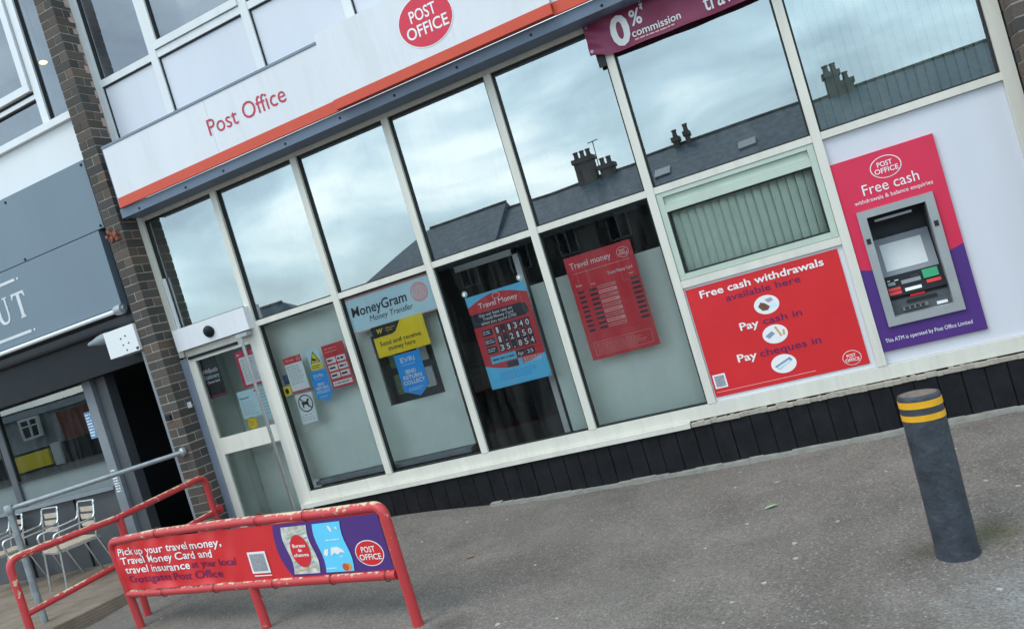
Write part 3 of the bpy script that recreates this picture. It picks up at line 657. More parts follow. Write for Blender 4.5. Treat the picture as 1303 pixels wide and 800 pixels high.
# blue pennants
def pennant(x0, x1, z0, zt, z1, label):
    p = poster('parcel_pennant', label, 'pennant', [(x0, z0), ((x0 + x1) / 2 + .02, zt), (x1, z0 + .02), (x1, z1), (x0, z1)], EVB); wd, h = x1 - x0, z1 - zt
    text('EVRi', gm, x0 + wd * .2, x0 + wd * .76, zt + h * .80, h * .11, PALEB, p, .02); lines(gm, x0 + .2 * wd, x0 + .72 * wd, zt + h * .72, zt + h * .76, 1, PALEB, p)
    text('SEND', gm, x0 + wd * .26, x0 + wd * .68, zt + h * .54, h * .085, INKW, p, .03); text('RETURN', gm, x0 + wd * .13, x0 + wd * .85, zt + h * .42, h * .085, INKW, p, .03); text('COLLECT', gm, x0 + wd * .08, x0 + wd * .92, zt + h * .30, h * .085, INKW, p, .03)
    lines(gm, x0 + .2 * wd, x0 + .8 * wd, zt + h * .14, zt + h * .22, 2, PALEB, p)
pennant(-3.892, -3.612, .715, .646, 1.066, 'large blue pointed parcel pennant hanging under the yellow money sign')
pennant(-4.862, -4.665, .870, .818, 1.131, 'small blue pointed parcel pennant between white notices left of the yellow sign')
# exchange-rate poster with digits
p = thing('rate_board', 'red and sky blue travel money rate poster showing digit cards, hung on suction cups', 'poster', (-2.715, GY, .53))
flat('sheet', gm, rect(-3.012, -2.424, .529, 1.384), SKYB, p, 0, .004)
X0_, X1_ = -3.012, -2.424; cxm = (X0_ + X1_) / 2
flat('red_field', gm, [(X0_, .745)] + [(X0_ + (X1_ - X0_) * k / 12, .745 - .062 * math.sin(math.pi * k / 12)) for k in range(1, 12)] + [(X1_, .745)] + [(X1_, 1.288)] + [(X1_ - (X1_ - X0_) * k / 12, 1.288 + .075 * math.sin(math.pi * k / 12)) for k in range(1, 12)] + [(X0_, 1.288)], DRED, p, .001)
text('Travel Money', gm, -2.905, -2.520, 1.258, .046, INKW, p, .014); ring('emblem', gm, -2.715, 1.333, .038, .026, .004, INKW, p)
flat('dark_band', gm, [(X0_, 1.098), (-2.50, 1.10), (-2.45, 1.125), (-2.47, 1.20), (-2.52, 1.215), (X0_, 1.222)], NAVY, p, .0018)
text('Get our best rate on', gm, -2.93, -2.60, 1.183, .026, INKW, p, .008, 0, .003); text('Travel Money Card', gm, -2.90, -2.60, 1.147, .026, INKW, p, .008, 0, .003); text('when you spend £700', gm, -2.93, -2.58, 1.111, .026, INKW, p, .008, 0, .003)
for z0, s in ((1.010, '1.1340'), (.926, '1.2150'), (.849, '35.854')):
    flat('row_label', gm, rect(-2.948, -2.845, z0 - .004, z0 + .055), NAVY, p, .0018); lines(gm, -2.94, -2.85, z0 + .008, z0 + .045, 2, PALEB, p, .003, .4)
    for k, ch in enumerate(s):
        xa = -2.822 + k * .059
        c_ = flat('digit_card', gm, rect(xa, xa + .052, z0 - .012, z0 + .066), NAVY, p, .003, .002)
        wd = .014 if ch == '.' else (.022 if ch == '1' else .034); text(ch, gm, xa + .026 - wd / 2, xa + .026 + wd / 2, z0, .052 if ch != '.' else .052, INKW, c_, .02, 0, .0045)
flat('date_strip', gm, rect(-2.938, -2.690, .752, .817), SKYB, p, .002); lines(gm, -2.92, -2.71, .77, .80, 1, NAVY, p, .003, .4, 0)
for a, b, s in ((-2.686, -2.600, 'Apr'), (-2.594, -2.508, '25')): flat('date_card', gm, rect(a, b, .757, .817), NAVY, p, .002); text(s, gm, a + .012, b - .014, .770, .032, INKW, p, .01, 0, .0035)
flat('card_picture', gm, rect(-2.80, -2.69, .69, .742), NAVY, p, .002); flat('card_picture', gm, rect(-2.688, -2.645, .68, .745), SKYB, p, .0025); lines(gm, -2.635, -2.45, .69, .745, 4, INKW, p, .002, .4, .1)
lines(gm, -2.90, -2.53, .585, .66, 4, EVB, p, .001, .35, .2)
bm = B()
for x, z in ((-3.0, 1.42), (-2.452, 1.422)): lathe(bm, [(0, .012), (.012, .012), (.016, .004), (.028, .002), (.028, 0)], (x, GY - .006, z), (0, -1, 0), 20)
build('suction_cup', bm, PAPER, p, smooth=True)
# red rate list
p = poster('rate_list', 'dark red travel money rate list poster left of the withdrawals panel', 'poster', rect(-2.028, -1.435, .561, 1.456), DRED)
text('Travel money', gm, -1.990, -1.625, 1.352, .050, INKW, p, .004); emblem(gm, -1.520, 1.372, .052, .044, p, fill=DRED); flat('rule', gm, rect(-1.985, -1.48, 1.305, 1.309), PINK, p)
text('Travel Money Card', gm, -1.692, -1.476, 1.226, .026, INKW, p, .006); text('Notes', gm, -1.985, -1.93, 1.196, .020, INKW, p); lines(gm, -1.86, -1.80, 1.175, 1.2, 1, PINK, p); lines(gm, -1.52, -1.46, 1.175, 1.2, 1, PINK, p)
for k in range(9):
    zz = 1.145 - k * .0412
    flat('rate_cell', gm, rect(-1.985, -1.93, zz - .012, zz + .006), NAVY, p); flat('rate_cell', gm, rect(-1.885, -1.82, zz - .012, zz + .008), NAVY, p); flat('rate_cell', gm, rect(-1.522, -1.45, zz - .012, zz + .008), NAVY, p)
    ww = flat('currency_cell', gm, rect(-1.808, -1.648, zz - .012, zz + .016), PINK if k % 2 else mat('dusty_pink', (.62, .25, .26), .5), p); lines(gm, -1.80, -1.66, zz - .006, zz + .010, 1, DRED, p, .002, .5)
for q in (rect(-1.982, -1.478, .705, .708), rect(-1.982, -1.478, .594, .597), rect(-1.982, -1.979, .597, .705), rect(-1.481, -1.478, .597, .705)): flat('box_rule', gm, q, PINK, p)
lines(gm, -1.96, -1.50, .605, .695, 6, PINK, p, .0015, .25, .3)
# notices of the first lower window
p = poster('notice', 'white printed notice with dark red top border left of the yellow warning sign', 'notice', rect(-5.125, -4.908, .988, 1.340), PAPER)
flat('red_top', gm, rect(-5.128, -4.905, 1.275, 1.342), DRED, p); emblem(gm, -4.945, 1.308, .026, .022, p, fill=DRED); lines(gm, -5.10, -4.99, 1.29, 1.325, 1, PINK, p, .002); flat('red_edge', gm, rect(-5.128, -4.905, .983, 1.0), DRED, p); lines(gm, -5.105, -4.93, 1.06, 1.255, 9, NAVY, p, .0015, .18)
p = poster('warning_sign', 'pale warning sign with yellow triangle above the small blue pennant', 'sign', rect(-4.830, -4.682, 1.145, 1.350), PALEB)
flat('yellow_lower', gm, rect(-4.822, -4.690, 1.150, 1.205), YELL, p); flat('black_triangle', gm, [(-4.816, 1.215), (-4.696, 1.215), (-4.756, 1.332)], INKB, p); flat('yellow_triangle', gm, [(-4.803, 1.222), (-4.709, 1.222), (-4.756, 1.315)], YELL, p, .0018); flat('pictogram', gm, [(-4.785, 1.235), (-4.735, 1.235), (-4.735, 1.25), (-4.76, 1.252), (-4.765, 1.265), (-4.785, 1.262)], INKB, p, .0026); lines(gm, -4.81, -4.70, 1.16, 1.195, 2, NAVY, p, .002)
p = poster('dog_notice', 'white no dogs notice with a black barred circle, below the printed notice', 'notice', [(-5.118, .655), (-4.928, .660), (-4.905, .957), (-5.112, .965)], PAPER)
ring('barred_circle', gm, -5.012, .858, .088, .088, .011, INKB, p); flat('bar', gm, [(-5.078, .915), (-5.070, .923), (-4.947, .801), (-4.955, .793)], INKB, p, .002)
flat('dog_picture', gm, [(-5.055, .815), (-5.043, .815), (-5.04, .845), (-4.995, .845), (-4.992, .815), (-4.98, .815), (-4.98, .87), (-4.962, .885), (-4.965, .898), (-4.985, .900), (-4.995, .878), (-5.05, .875), (-5.062, .888)], INKB, p, .0015); lines(gm, -5.10, -4.95, .68, .755, 3, NAVY, p, .0015, .15)
p = poster('services_poster', 'crimson poster with rows of white boxes at the right edge of the first window', 'poster', rect(-4.645, -4.385, .917, 1.350), DRED)
lines(gm, -4.62, -4.45, 1.265, 1.325, 2, PINK, p, .0015, .25); 
for j in range(3):
    for i in range(2): flat('white_box', gm, rect(-4.628 + i * .118, -4.522 + i * .118, 1.165 - j * .075, 1.222 - j * .075), INKW, p); lines(gm, -4.618 + i * .118, -4.535 + i * .118, 1.178 - j * .075, 1.21 - j * .075, 1, NAVY, p, .002, .6)
flat('white_box', gm, rect(-4.628, -4.404, .94, .985), INKW, p); lines(gm, -4.61, -4.42, .952, .975, 1, GREYP, p, .002, .6)
p = poster('yellow_sticker', 'tiny yellow square sticker left of the no dogs notice', 'sticker', rect(-5.238, -5.135, .976, 1.070), YELL); flat('pictogram', gm, ell(-5.186, 1.02, .022, .03, 12), INKB, p)
poster('blue_sticker', 'small dark blue sticker left of the white notice', 'sticker', rect(-5.190, -5.128, 1.088, 1.183), mat('dark_blue_sheet', (.03, .05, .16), .4))
# door stickers
p = poster('stationery_sign', 'black stationery sign with white lettering on the glass door', 'sign', rect(-6.175, -5.935, 1.163, 1.578), INKB)
text('WHSmith', gm, -6.165, -5.955, 1.425, .045, INKW, p, .0, 0, .002); text('Stationery', gm, -6.155, -5.950, 1.365, .045, PALEB, p, 0, .1, .002); text('Choose here', gm, -6.135, -5.965, 1.318, .026, INKW, p, .01, 0, .002); flat('maroon_edge', gm, rect(-6.13, -5.937, 1.166, 1.19), MAROON, p)
p = poster('red_frame_notice', 'white notice in a crimson border behind the door handle', 'notice', rect(-5.690, -5.415, 1.172, 1.545), CRIM); flat('white_sheet', gm, rect(-5.655, -5.425, 1.195, 1.48), PAPER, p); lines(gm, -5.64, -5.45, 1.22, 1.46, 9, GREYP, p, .002, .2); lines(gm, -5.67, -5.60, 1.49, 1.53, 1, INKW, p, .002); emblem(gm, -5.46, 1.51, .024, .02, p, fill=CRIM)
p = poster('plain_notice', 'pale blue printed notice just above the round yellow sticker on the door', 'notice', rect(-5.812, -5.540, .862, 1.148), PALEB); text('Please don’t', gm, -5.79, -5.67, 1.065, .020, NAVY, p, .006); lines(gm, -5.79, -5.58, .89, 1.04, 7, GREYP, p, .0015, .15); flat('red_mark', gm, ell(-5.575, 1.12, .014, .014, 14), DRED, p)
p = poster('slip_notice', 'narrow pale notice at the right edge of the door glass', 'notice', rect(-5.525, -5.425, .800, 1.150), PALEB); lines(gm, -5.52, -5.44, .85, 1.12, 8, GREYP, p, .0015, .15)
p = poster('round_sticker', 'round yellow sticker low on the upper door glass', 'sticker', ell(-5.725, .804, .066, .066, 28), YELL); ring('border', gm, -5.725, .804, .060, .060, .005, mat('amber_ink', (.6, .3, .02), .5), p); lines(gm, -5.765, -5.69, .775, .835, 4, MATS['amber_ink'], p, .0015, .4)
# star ornament glimpsed behind the dark window
p = thing('sun_ornament', 'dull gold sun shaped ornament behind the rate poster window', 'ornament', (-3.07, .35, .98))
bm = B(); pts = []
for k in range(32): r_ = .085 if k % 2 else .052; pts.append((-3.07 + r_ * math.cos(k * math.pi / 16), .35, 1.0 + r_ * math.sin(k * math.pi / 16)))
prism(bm, pts, (0, .01, 0)); build('rays', bm, mat('old_gold', (.25, .17, .05), .5), p); bm = B(); lathe(bm, [(0, .03), (.03, .022), (.045, 0)], (-3.07, .35, 1.0), (0, -1, 0), 20); build('disc', bm, MATS['old_gold'], p, smooth=True)

# ================================================================== CAFE ON THE LEFT
cf = thing('cafe_building', 'neighbouring cafe with slate blue signboard, white upper windows and dark shopfront', 'building', (-10, .5, -.4))
W2 = mat('upvc_white', (.78, .79, .81), .3, var=.03, scale=3, dirt=.1, dcol=(.5, .5, .5), streak=True)
bx('white_band', mat('render_band', (.76, .77, .79), .5, var=.03, scale=2, dirt=.1, dcol=(.5, .5, .5), streak=True), cf, -16, -6.55, .015, .25, 3.94, 4.425, .004)
bx('window_sill', W2, cf, -16, -6.55, -.035, .12, 4.427, 4.50, .008)
for x in (-7.135, -8.9, -10.7): bx('upper_mullion', W2, cf, x - .05, x + .05, 0, .1, 4.502, 6.4, .01)
bx('upper_transom', W2, cf, -8.849, -7.186, .004, .1, 4.80, 4.845, .006)
bm = B()
for q in ((-8.83, -7.20, 4.885, 4.965), (-7.285, -7.20, 4.966, 6.4), (-8.83, -8.745, 4.966, 6.4)): box(bm, q[0], q[1], -.03, .07, q[2], q[3])
build('opening_sash', bm, W2, cf, bevel=.012)
bx('sash_seal', GASK, cf, -8.849, -7.186, .02, .09, 4.846, 4.884, 0)
window(-8.744, -7.286, 4.966, 6.4, par=cf, g_=FLOORG); window(-7.084, -6.55, 4.502, 6.4, par=cf, g_=FLOORG); window(-8.849, -7.186, 4.502, 4.799, par=cf, g_=FLOORG); window(-10.649, -8.951, 4.502, 6.4, par=cf, g_=FLOORG)
bm = B(); box(bm, -16, -6.56, 2.2, 2.3, 4.4, 6.6); build('upper_room_wall', bm, mat('upper_room', (.34, .34, .37), .8), cf); bm = B(); box(bm, -16, -6.56, .12, 2.3, 6.42, 6.5); build('upper_ceiling', bm, WHITE, cf); bm = B(); box(bm, -16, -6.56, .12, 2.2, 4.3, 4.4); build('upper_floor_slab', bm, CHARC, cf)
bx('upper_fascia', SLATEB, cf, -16, -6.69, -.10, .2, 3.206, 3.938, .003)
bx('lintel', DARKM, cf, -16, -6.55, .02, .24, 1.76, 3.90, .004)
bx('recess_strip', mat('deep_navy', (.012, .018, .030), .5), cf, -6.775, -6.55, -.02, .018, 2.36, 3.20, 0)
bm = B()
for x, z in ((-7.97, 3.887), (-6.735, 3.897), (-7.945, 3.226), (-6.728, 3.234)): lathe(bm, [(0, .010), (.014, .007), (.016, 0)], (x, -.10, z), (0, -1, 0), 12)
build('sign_bolt', bm, DARKM, cf)
sg = thing('cafe_sign', 'slate blue cafe signboard with pale serif capitals between two thin lines', 'sign', (-9, -.1, 2.4))
bx('sign_panel', SLATEB, sg, -16, -6.780, -.102, .015, 2.372, 3.196, .003)
sgm = facade(-.102); PW = mat('pale_sign_letter', (.66, .68, .70), .5)
T_ = [(-8.275, 2.636), (-8.185, 2.636), (-8.185, 2.65), (-8.205, 2.655), (-8.205, 2.90), (-8.155, 2.90), (-8.13, 2.86), (-8.118, 2.86), (-8.125, 2.925), (-8.335, 2.925), (-8.342, 2.86), (-8.33, 2.86), (-8.305, 2.90), (-8.255, 2.90), (-8.255, 2.655), (-8.275, 2.65)]
flat('letter', sgm, T_, PW, sg, .004, .004)
U_ = [(-8.66, 2.925), (-8.55, 2.925), (-8.55, 2.912), (-8.577, 2.906), (-8.577, 2.72), (-8.565, 2.672), (-8.535, 2.655), (-8.50, 2.66), (-8.475, 2.685), (-8.467, 2.73), (-8.467, 2.906), (-8.492, 2.912), (-8.492, 2.925), (-8.415, 2.925), (-8.415, 2.912), (-8.44, 2.906), (-8.44, 2.72), (-8.455, 2.665), (-8.49, 2.635), (-8.54, 2.628), (-8.59, 2.64), (-8.62, 2.68), (-8.628, 2.74), (-8.628, 2.906), (-8.66, 2.912)]
flat('letter', sgm, U_, PW, sg, .004, .004)
for z, e1, e2 in ((3.066, -8.200, -8.152), (2.468, -8.185, -8.132)):
    flat('line', sgm, rect(-14, e1, z - .016, z + .016), PW, sg, .004, .004); flat('dot', sgm, ell(e2, z, .014, .014, 16), PW, sg, .004, .004)
aw = thing('awning', 'retracted dark awning under the cafe signboard with white front bar and white end bracket', 'awning', (-9, -.2, 2.0))
bm = B(); tube(bm, [(-16, -.13, 2.335), (-6.86, -.13, 2.335)], .024, 12); build('front_bar', bm, W2, aw, smooth=True)
bm = B(); tube(bm, [(-16, -.02, 2.23), (-6.70, -.02, 2.23)], .055, 16); build('fabric_roll', bm, mat('awning_cloth', (.045, .048, .055), .8), aw, smooth=True)
bm = B(); lathe(bm, [(0, 0), (.05, .0), (.055, .02), (.055, .10), (.03, .11), (.03, .13), (0, .13)], (-6.83, -.14, 2.335), (1, 0, 0), 20); build('gear_end', bm, GALV, aw, smooth=True)
bx('end_bracket', W2, aw, -6.99, -6.556, -.25, .0, 1.860, 2.140, .010)
bm = B()
for x, z in ((-6.77, 2.03), (-6.70, 2.045), (-6.76, 1.96), (-6.68, 1.965), (-6.73, 1.90)): lathe(bm, [(0, .002), (.009, .002), (.009, 0)], (x, -.251, z), (0, -1, 0), 10)
box(bm, -6.60, -6.565, -.2515, -.249, 1.872, 1.90); build('bolt_hole', bm, GASK, aw)
bm = B(); lathe(bm, [(.012, 0), (.022, .02), (.03, .08), (.05, .16), (.06, .24), (.06, .33)], (-7.32, -.18, 2.09), (1, 0, .02), 16); build('arm_knuckle', bm, GREYP, aw, smooth=True)
# shopfront
bx('stall_riser', CHARC, cf, -16, -8.10, .26, .36, -.42, .47, .004)
for x in (-8.85, -9.9, -11.0):
    bx('riser_batten', DARKM, cf, x - .012, x + .012, .245, .259, -.40, .47, .002)
bx('window_ledge', GREYP, cf, -16, -8.09, .20, .36, .472, .515, .004)
bx('frosted_band', mat('frosted_glass', (.17, .205, .21), .5, var=.06), cf, -16, -8.10, .285, .295, .517, .822, 0)
window(-9.70, -8.12, .824, 1.755, par=cf, y=.27, g_=CAFEG); window(-14, -9.83, .824, 1.755, par=cf, y=.27, g_=CAFEG)
bx('shop_mullion', CHARC, cf, -9.82, -9.71, .25, .34, .517, 1.758, .004)
bx('door_post', GREYP, cf, -8.10, -7.96, .22, .36, -.42, 1.758, .006); bx('door_post', CHARC, cf, -7.95, -7.78, .27, .40, -.42, 1.758, .004)
bx('pier_trim', GREYP, cf, -6.60, -6.552, -.205, .0, -.42, 1.84, .004)
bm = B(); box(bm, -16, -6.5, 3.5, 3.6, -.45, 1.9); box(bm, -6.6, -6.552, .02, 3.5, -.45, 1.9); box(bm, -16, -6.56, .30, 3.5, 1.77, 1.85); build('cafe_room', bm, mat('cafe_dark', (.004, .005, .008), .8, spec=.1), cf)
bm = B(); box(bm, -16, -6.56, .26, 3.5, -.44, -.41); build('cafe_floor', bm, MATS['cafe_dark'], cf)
t = thing('opening_hours', 'small pale vinyl lettering strip on the grey cafe door post', 'lettering', (-8.03, .215, .5))
lines(facade(.218), -8.07, -7.99, .42, .70, 9, PAPER, t, .001, .55, .1)
t = thing('blue_poster', 'faded blue and white poster strip at the right of the cafe window', 'poster', (-8.21, .26, 1.2))
flat('sheet', facade(.262), rect(-8.26, -8.15, 1.10, 1.42), mat('faded_blue', (.16, .24, .42), .5, var=.3, scale=30), t, 0, .002); lines(facade(.262), -8.25, -8.16, 1.12, 1.40, 8, PALEB, t, .002, .5)
t = thing('ceiling_lamp', 'warm lit lamp inside the upper cafe window', 'lamp', (-8.02, 1.0, 5.68))
bm = B(); lathe(bm, [(0, -.02), (.035, -.015), (.05, 0), (.035, .012), (0, .015)], (-8.02, 1.0, 5.70), (0, 0, 1), 20); build('bulb', bm, mat_emit('warm_glow', (1, .62, .22), 2.2), t, smooth=True)
bm = B(); tube(bm, [(-8.02, 1.0, 5.72), (-8.02, 1.0, 6.41)], .006, 8); build('cord', bm, DARKM, t)

DIM = mat('dim_navy', (.022, .028, .040), .5, var=.3)
bm = B()
for q in ((-7.70, -7.62, -.40, 1.70), (-7.20, -7.12, -.40, 1.70), (-7.62, -7.20, 1.60, 1.70), (-7.62, -7.20, -.40, -.15), (-7.62, -7.20, .45, .58)): box(bm, q[0], q[1], 1.10, 1.16, q[2], q[3])
bmesh.ops.remove_doubles(bm, verts=bm.verts, dist=1e-5); ind = build('inner_door', bm, DIM, cf); bm = B(); box(bm, -7.63, -7.19, 1.12, 1.13, .58, 1.60); pane_mesh('pane', bm, CAFEG, ind)
bx('handle', STEEL, ind, -7.60, -7.52, 1.07, 1.098, .50, .53, .003)
# wall fittings on the pier
bx('bell_box', WHITE, po, -6.33 + .001, -6.31, -.10, -.06, 1.14, 1.20, .003)
bx('key_box', DARKM, po, -6.52, -6.455, -.245, -.2235, 1.085, 1.13, .004)

# ================================================================== RAILS
def gr(x, y): return gz(x, y)
t = thing('guard_rail', 'low chipped red guard rail carrying a printed banner, nearest the camera', 'guard rail', (-4.5, -1.9, -.5))
RX, RY = -2.87, -2.25; LX, LY = -6.14, -1.55
Ln = math.hypot(RX - LX, RY - LY); dx, dy = (RX - LX) / Ln, (RY - LY) / Ln; nv = Vector((dy, -dx, 0))
if nv.y > 0: nv = -nv
def rl(s, z, off=0): return Vector((LX + dx * s, LY + dy * s, z)) + nv * off
RR = .0335
bm = B(); tube(bm, fillet([rl(.075, -.54), rl(.0, .262), rl(.75, .294), rl(1.8, .297), rl(2.7, .285), rl(3.344, .287), rl(3.344, -.54)], .085, 7), RR, 16); build('frame_tube', bm, RAILRED, t, smooth=True)
bm = B(); tube(bm, [rl(.035, -.205), rl(.6, -.198), rl(1.3, -.185), rl(2.2, -.170), rl(3.30, -.157)], RR, 16); build('lower_rail', bm, RAILRED, t, smooth=True)
bm = B(); tube(bm, [rl(1.80, -.19), rl(1.815, -.55)], RR, 16); build('middle_post', bm, RAILRED, t, smooth=True)
bm = B()
for s, z in ((.78, .295), (2.10, .295), (2.62, .287), (.62, -.197), (1.35, -.184), (2.08, -.172), (2.70, -.163), (3.22, -.158)):
    pts = [rl(s, z) + Vector((0, 0, 1)) * (.041 * math.cos(k * math.pi / 8)) + nv * (.041 * math.sin(k * math.pi / 8)) for k in range(17)]; tube(bm, pts, .003, 6, False)
build('cable_tie', bm, mat('tie_red', (.22, .01, .015), .5), t)
bt = thing('rail_banner', 'red and purple travel money banner tied between the red guard rail tubes', 'banner', (-4.5, -1.95, -.2))
def rmap(s, z, off=0):
    fl = 1 - .93 * sm(1.6, 1.9, s)
    wv = fl * (.006 * math.sin(s * 9 + z * 14) + .005 * math.sin(s * 23 - z * 11)) + .014 * math.exp(-((z + .155) / .028) ** 2) * math.exp(-((s - .75) / .6) ** 2) * (1 + .6 * math.sin(s * 11))
    return rl(s, z, .012 + off + wv)
bot = lambda s: -.165 + .012 * s - .0
topf = lambda s: .225 + .035 * min(1, s / .6) - .006 * s / 3
cloth('banner_sheet', rmap, .045, 3.300, bot, topf, 200, 16, RED, bt)
bk = cloth('banner_back', rmap, .046, 3.299, bot, topf, 80, 8, mat('grey_vinyl', (.22, .22, .23), .6), bt, -.003)
def strip(name, m, sl, sr, off, n=14, cols=10):
    """banner colour field between two edges given as functions of height fraction"""
    vs, fc = [], []
    for j in range(n + 1):
        u = j / n
        for i in range(cols + 1):
            s = sl(u) + (sr(u) - sl(u)) * i / cols; z = bot(s) + (topf(s) - bot(s)) * (.02 + .96 * u); vs.append(rmap(s, z, off))
    for j in range(n):
        for i in range(cols): k = j * (cols + 1) + i; fc.append((k, k + 1, k + cols + 2, k + cols + 1))
    me = bpy.data.meshes.new(name); me.from_pydata(vs, [], fc); me.materials.append(m); return link(name, me, bt)
strip('purple_field', PURP, lambda u: 2.225 + .09 * (abs(u - .62) / .62) ** 2.2, lambda u: 3.298, .004, 16, 30)
text('Pick up your travel money,', rmap, .105, 1.59, .140, .060, INKW, bt, .014, 0, .004); text('Travel Money Card and', rmap, .120, 1.455, .062, .060, INKW, bt, .014, 0, .004); text('travel insurance', rmap, .142, 1.10, -.018, .060, INKW, bt, .014, 0, .004)
text('at your local', rmap, 1.125, 1.71, -.012, .056, PTXT, bt, .003, 0, .004); text('Crossgates Post Office', rmap, .150, 1.495, -.100, .060, PTXT, bt, .003, 0, .004)
flat('blank_card', rmap, rect(1.872, 2.083, -.090, .071), INKW, bt, .005); flat('card_face', rmap, rect(1.892, 2.063, -.074, .055), MATS['grey_print'], bt, .0065); flat('rule', rmap, rect(1.885, 2.085, -.112, -.104), INKW, bt, .005)
def card(name, m, x0, x1, z0, z1, bend, off=.008):
    n = 8; l_ = [(x0 + bend * math.sin(math.pi * 2 * k / n) * .5, z0 + (z1 - z0) * k / n) for k in range(n + 1)]; r_ = [(x1 + bend * math.sin(math.pi * 2 * k / n) * .5, z0 + (z1 - z0) * k / n) for k in range(n, -1, -1)]
    vs = [rmap(a, b, off) for a, b in l_] + [rmap(a, b, off) for a, b in r_[::-1]]
    me = bpy.data.meshes.new(name); me.from_pydata(vs, [], [(k, n + 1 + k, n + 2 + k, k + 1) for k in range(n)]); me.materials.append(m); return link(name, me, bt)
card('money_card', mat('patterned_card', (.55, .55, .50), .5, var=.45, scale=14), 2.340, 2.610, -.112, .226, .035)
bits = [(.62, .42, .25), (.40, .32, .58), (.30, .42, .30), (.62, .60, .45), (.35, .50, .62)]
for k in range(9):
    zz = -.10 + k * .034; m_ = mat('card_stripe_%s' % 'abcde'[k % 5], bits[k % 5], .5, var=.3, scale=40)
    if k in (3, 4): continue
    flat('card_stripe', rmap, [(2.36 + .01 * (k % 3), zz), (2.58, zz + .030), (2.59, zz + .042), (2.37, zz + .012)], m_, bt, .0095)
flat('red_oval', rmap, ell(2.478, .052, .098, .115, 30), RED, bt, .0115)
text('Bureau', rmap, 2.412, 2.545, .078, .024, INKW, bt, .02, 0, .013); text('de', rmap, 2.455, 2.495, .046, .024, INKW, bt, .02, 0, .013); text('change', rmap, 2.400, 2.556, .012, .024, INKW, bt, .02, 0, .013)
card('blue_card', SKYB, 2.672, 2.945, -.112, .226, .030)
for q in ([(2.70, .010), (2.72, .045), (2.76, .05), (2.75, .02), (2.73, .0)], [(2.77, .0), (2.79, .055), (2.85, .060), (2.90, .035), (2.91, .015), (2.87, .02), (2.84, .005), (2.81, .02)], [(2.85, -.01), (2.88, .0), (2.87, -.015)], [(2.81, .205), (2.835, .20), (2.85, .165), (2.83, .162)], [(2.875, .185), (2.90, .195), (2.905, .172)]): flat('map_print', rmap, q, INKW, bt, .0095)
lines(rmap, 2.76, 2.90, .10, .115, 1, PALEB, bt, .0095, .6, 0); lines(rmap, 2.69, 2.79, -.092, -.078, 1, PALEB, bt, .0095, .6, 0)
flat('card_mark', rmap, ell(2.875, -.082, .030, .026, 20), mat('mark_red', (.62, .10, .03), .5), bt, .0095); flat('card_mark', rmap, ell(2.905, -.082, .030, .026, 20), mat('mark_amber', (.75, .32, .05), .5), bt, .0088)
emblem(rmap, 3.130, -.002, .128, .086, bt, fill=RED, off=.006)

t = thing('red_handrail', 'red tubular handrail running from the brick pier beside the terrace edge', 'handrail', (-6.35, -1.2, -.5))
bm = B(); tube(bm, fillet([(-6.205, -.30, .06), (-6.195, -.30, .443), (-6.26, -1.32, .41), (-6.50, -2.18, .432), (-6.47, -2.19, -.54)], .09, 6), .030, 16); build('frame_tube', bm, RAILRED, t, smooth=True)
bm = B(); tube(bm, [(-6.205, -.30, .07), (-6.30, -1.42, .02), (-6.485, -2.185, -.03)], .027, 16); build('lower_rail', bm, RAILRED, t, smooth=True)
bm = B(); tube(bm, [(-6.26, -1.30, .41), (-6.27, -1.31, -.54)], .030, 16); build('post', bm, RAILRED, t, smooth=True)
bm = B(); tube(bm, [(-6.205, -.30, .07), (-6.205, -.30, -.54)], .030, 12); build('post', bm, RAILRED, t, smooth=True)
bm = B(); lathe(bm, [(0, 0), (.05, 0), (.05, .018), (.025, .024), (0, .026)], (-6.205, -.222, .07), (0, -1, 0), 18); tube(bm, [(-6.205, -.23, .07), (-6.205, -.30, .07)], .028, 12); build('wall_flange', bm, RAILRED, t, smooth=True)
t = thing('grey_handrail', 'galvanised grey handrail fixed to the brick pier and ending in a post', 'handrail', (-7.0, -.8, -.38))
bm = B(); tube(bm, [(-6.43, -.24, .728), (-7.46, -1.40, .735)], .024, 14); build('rail', bm, GALV, t, smooth=True)
bm = B(); tube(bm, [(-7.47, -1.41, .735), (-7.47, -1.41, -.42)], .030, 14); build('post', bm, GALV, t, smooth=True)
bm = B(); lathe(bm, [(0, 0), (.045, 0), (.048, .03), (.03, .045), (0, .045)], (-6.43, -.222, .728), (-.3, -1, 0), 18); lathe(bm, [(0, -.045), (.037, -.045), (.04, -.03), (.04, .03), (.034, .04), (0, .04)], (-7.47, -1.41, .735), (0, 0, 1), 16); build('fitting', bm, GALV, t, smooth=True)

# ================================================================== BOLLARD
bb = Vector((.170, -2.172, gz(.17, -2.17) - .02)); ax = Vector((.026, .034, .80)).normalized(); HB = .818
t = thing('bollard', 'dark steel bollard with two yellow bands and rusty top on the asphalt', 'bollard', bb)
bm = B(); r = .0965
prof = [(r + .006, 0), (r + .003, .03), (r, .05)] + [(r + random.uniform(-.0008, .0008), .05 + (HB - .07) * k / 12) for k in range(1, 13)] + [(r, HB - .012), (r - .004, HB - .002), (r - .012, HB), (r - .012, HB - .006), (0, HB - .006)]
lathe(bm, prof, bb, ax, 48); build('post', bm, BOLL, t, smooth=True)
bm = B(); lathe(bm, [(0, HB - .0055), (r - .0125, HB - .0055), (r - .0125, HB - .002), (r - .02, HB - .001), (0, HB + .002)], bb, ax, 48); build('cap', bm, RUST, t, smooth=True)
for z0, z1 in ((.760, .792), (.698, .727)):
    bm = B(); lathe(bm, [(r, z0), (r + .002, z0), (r + .002, z1), (r, z1)], bb, ax, 48); build('band', bm, BANDY, t, smooth=True)

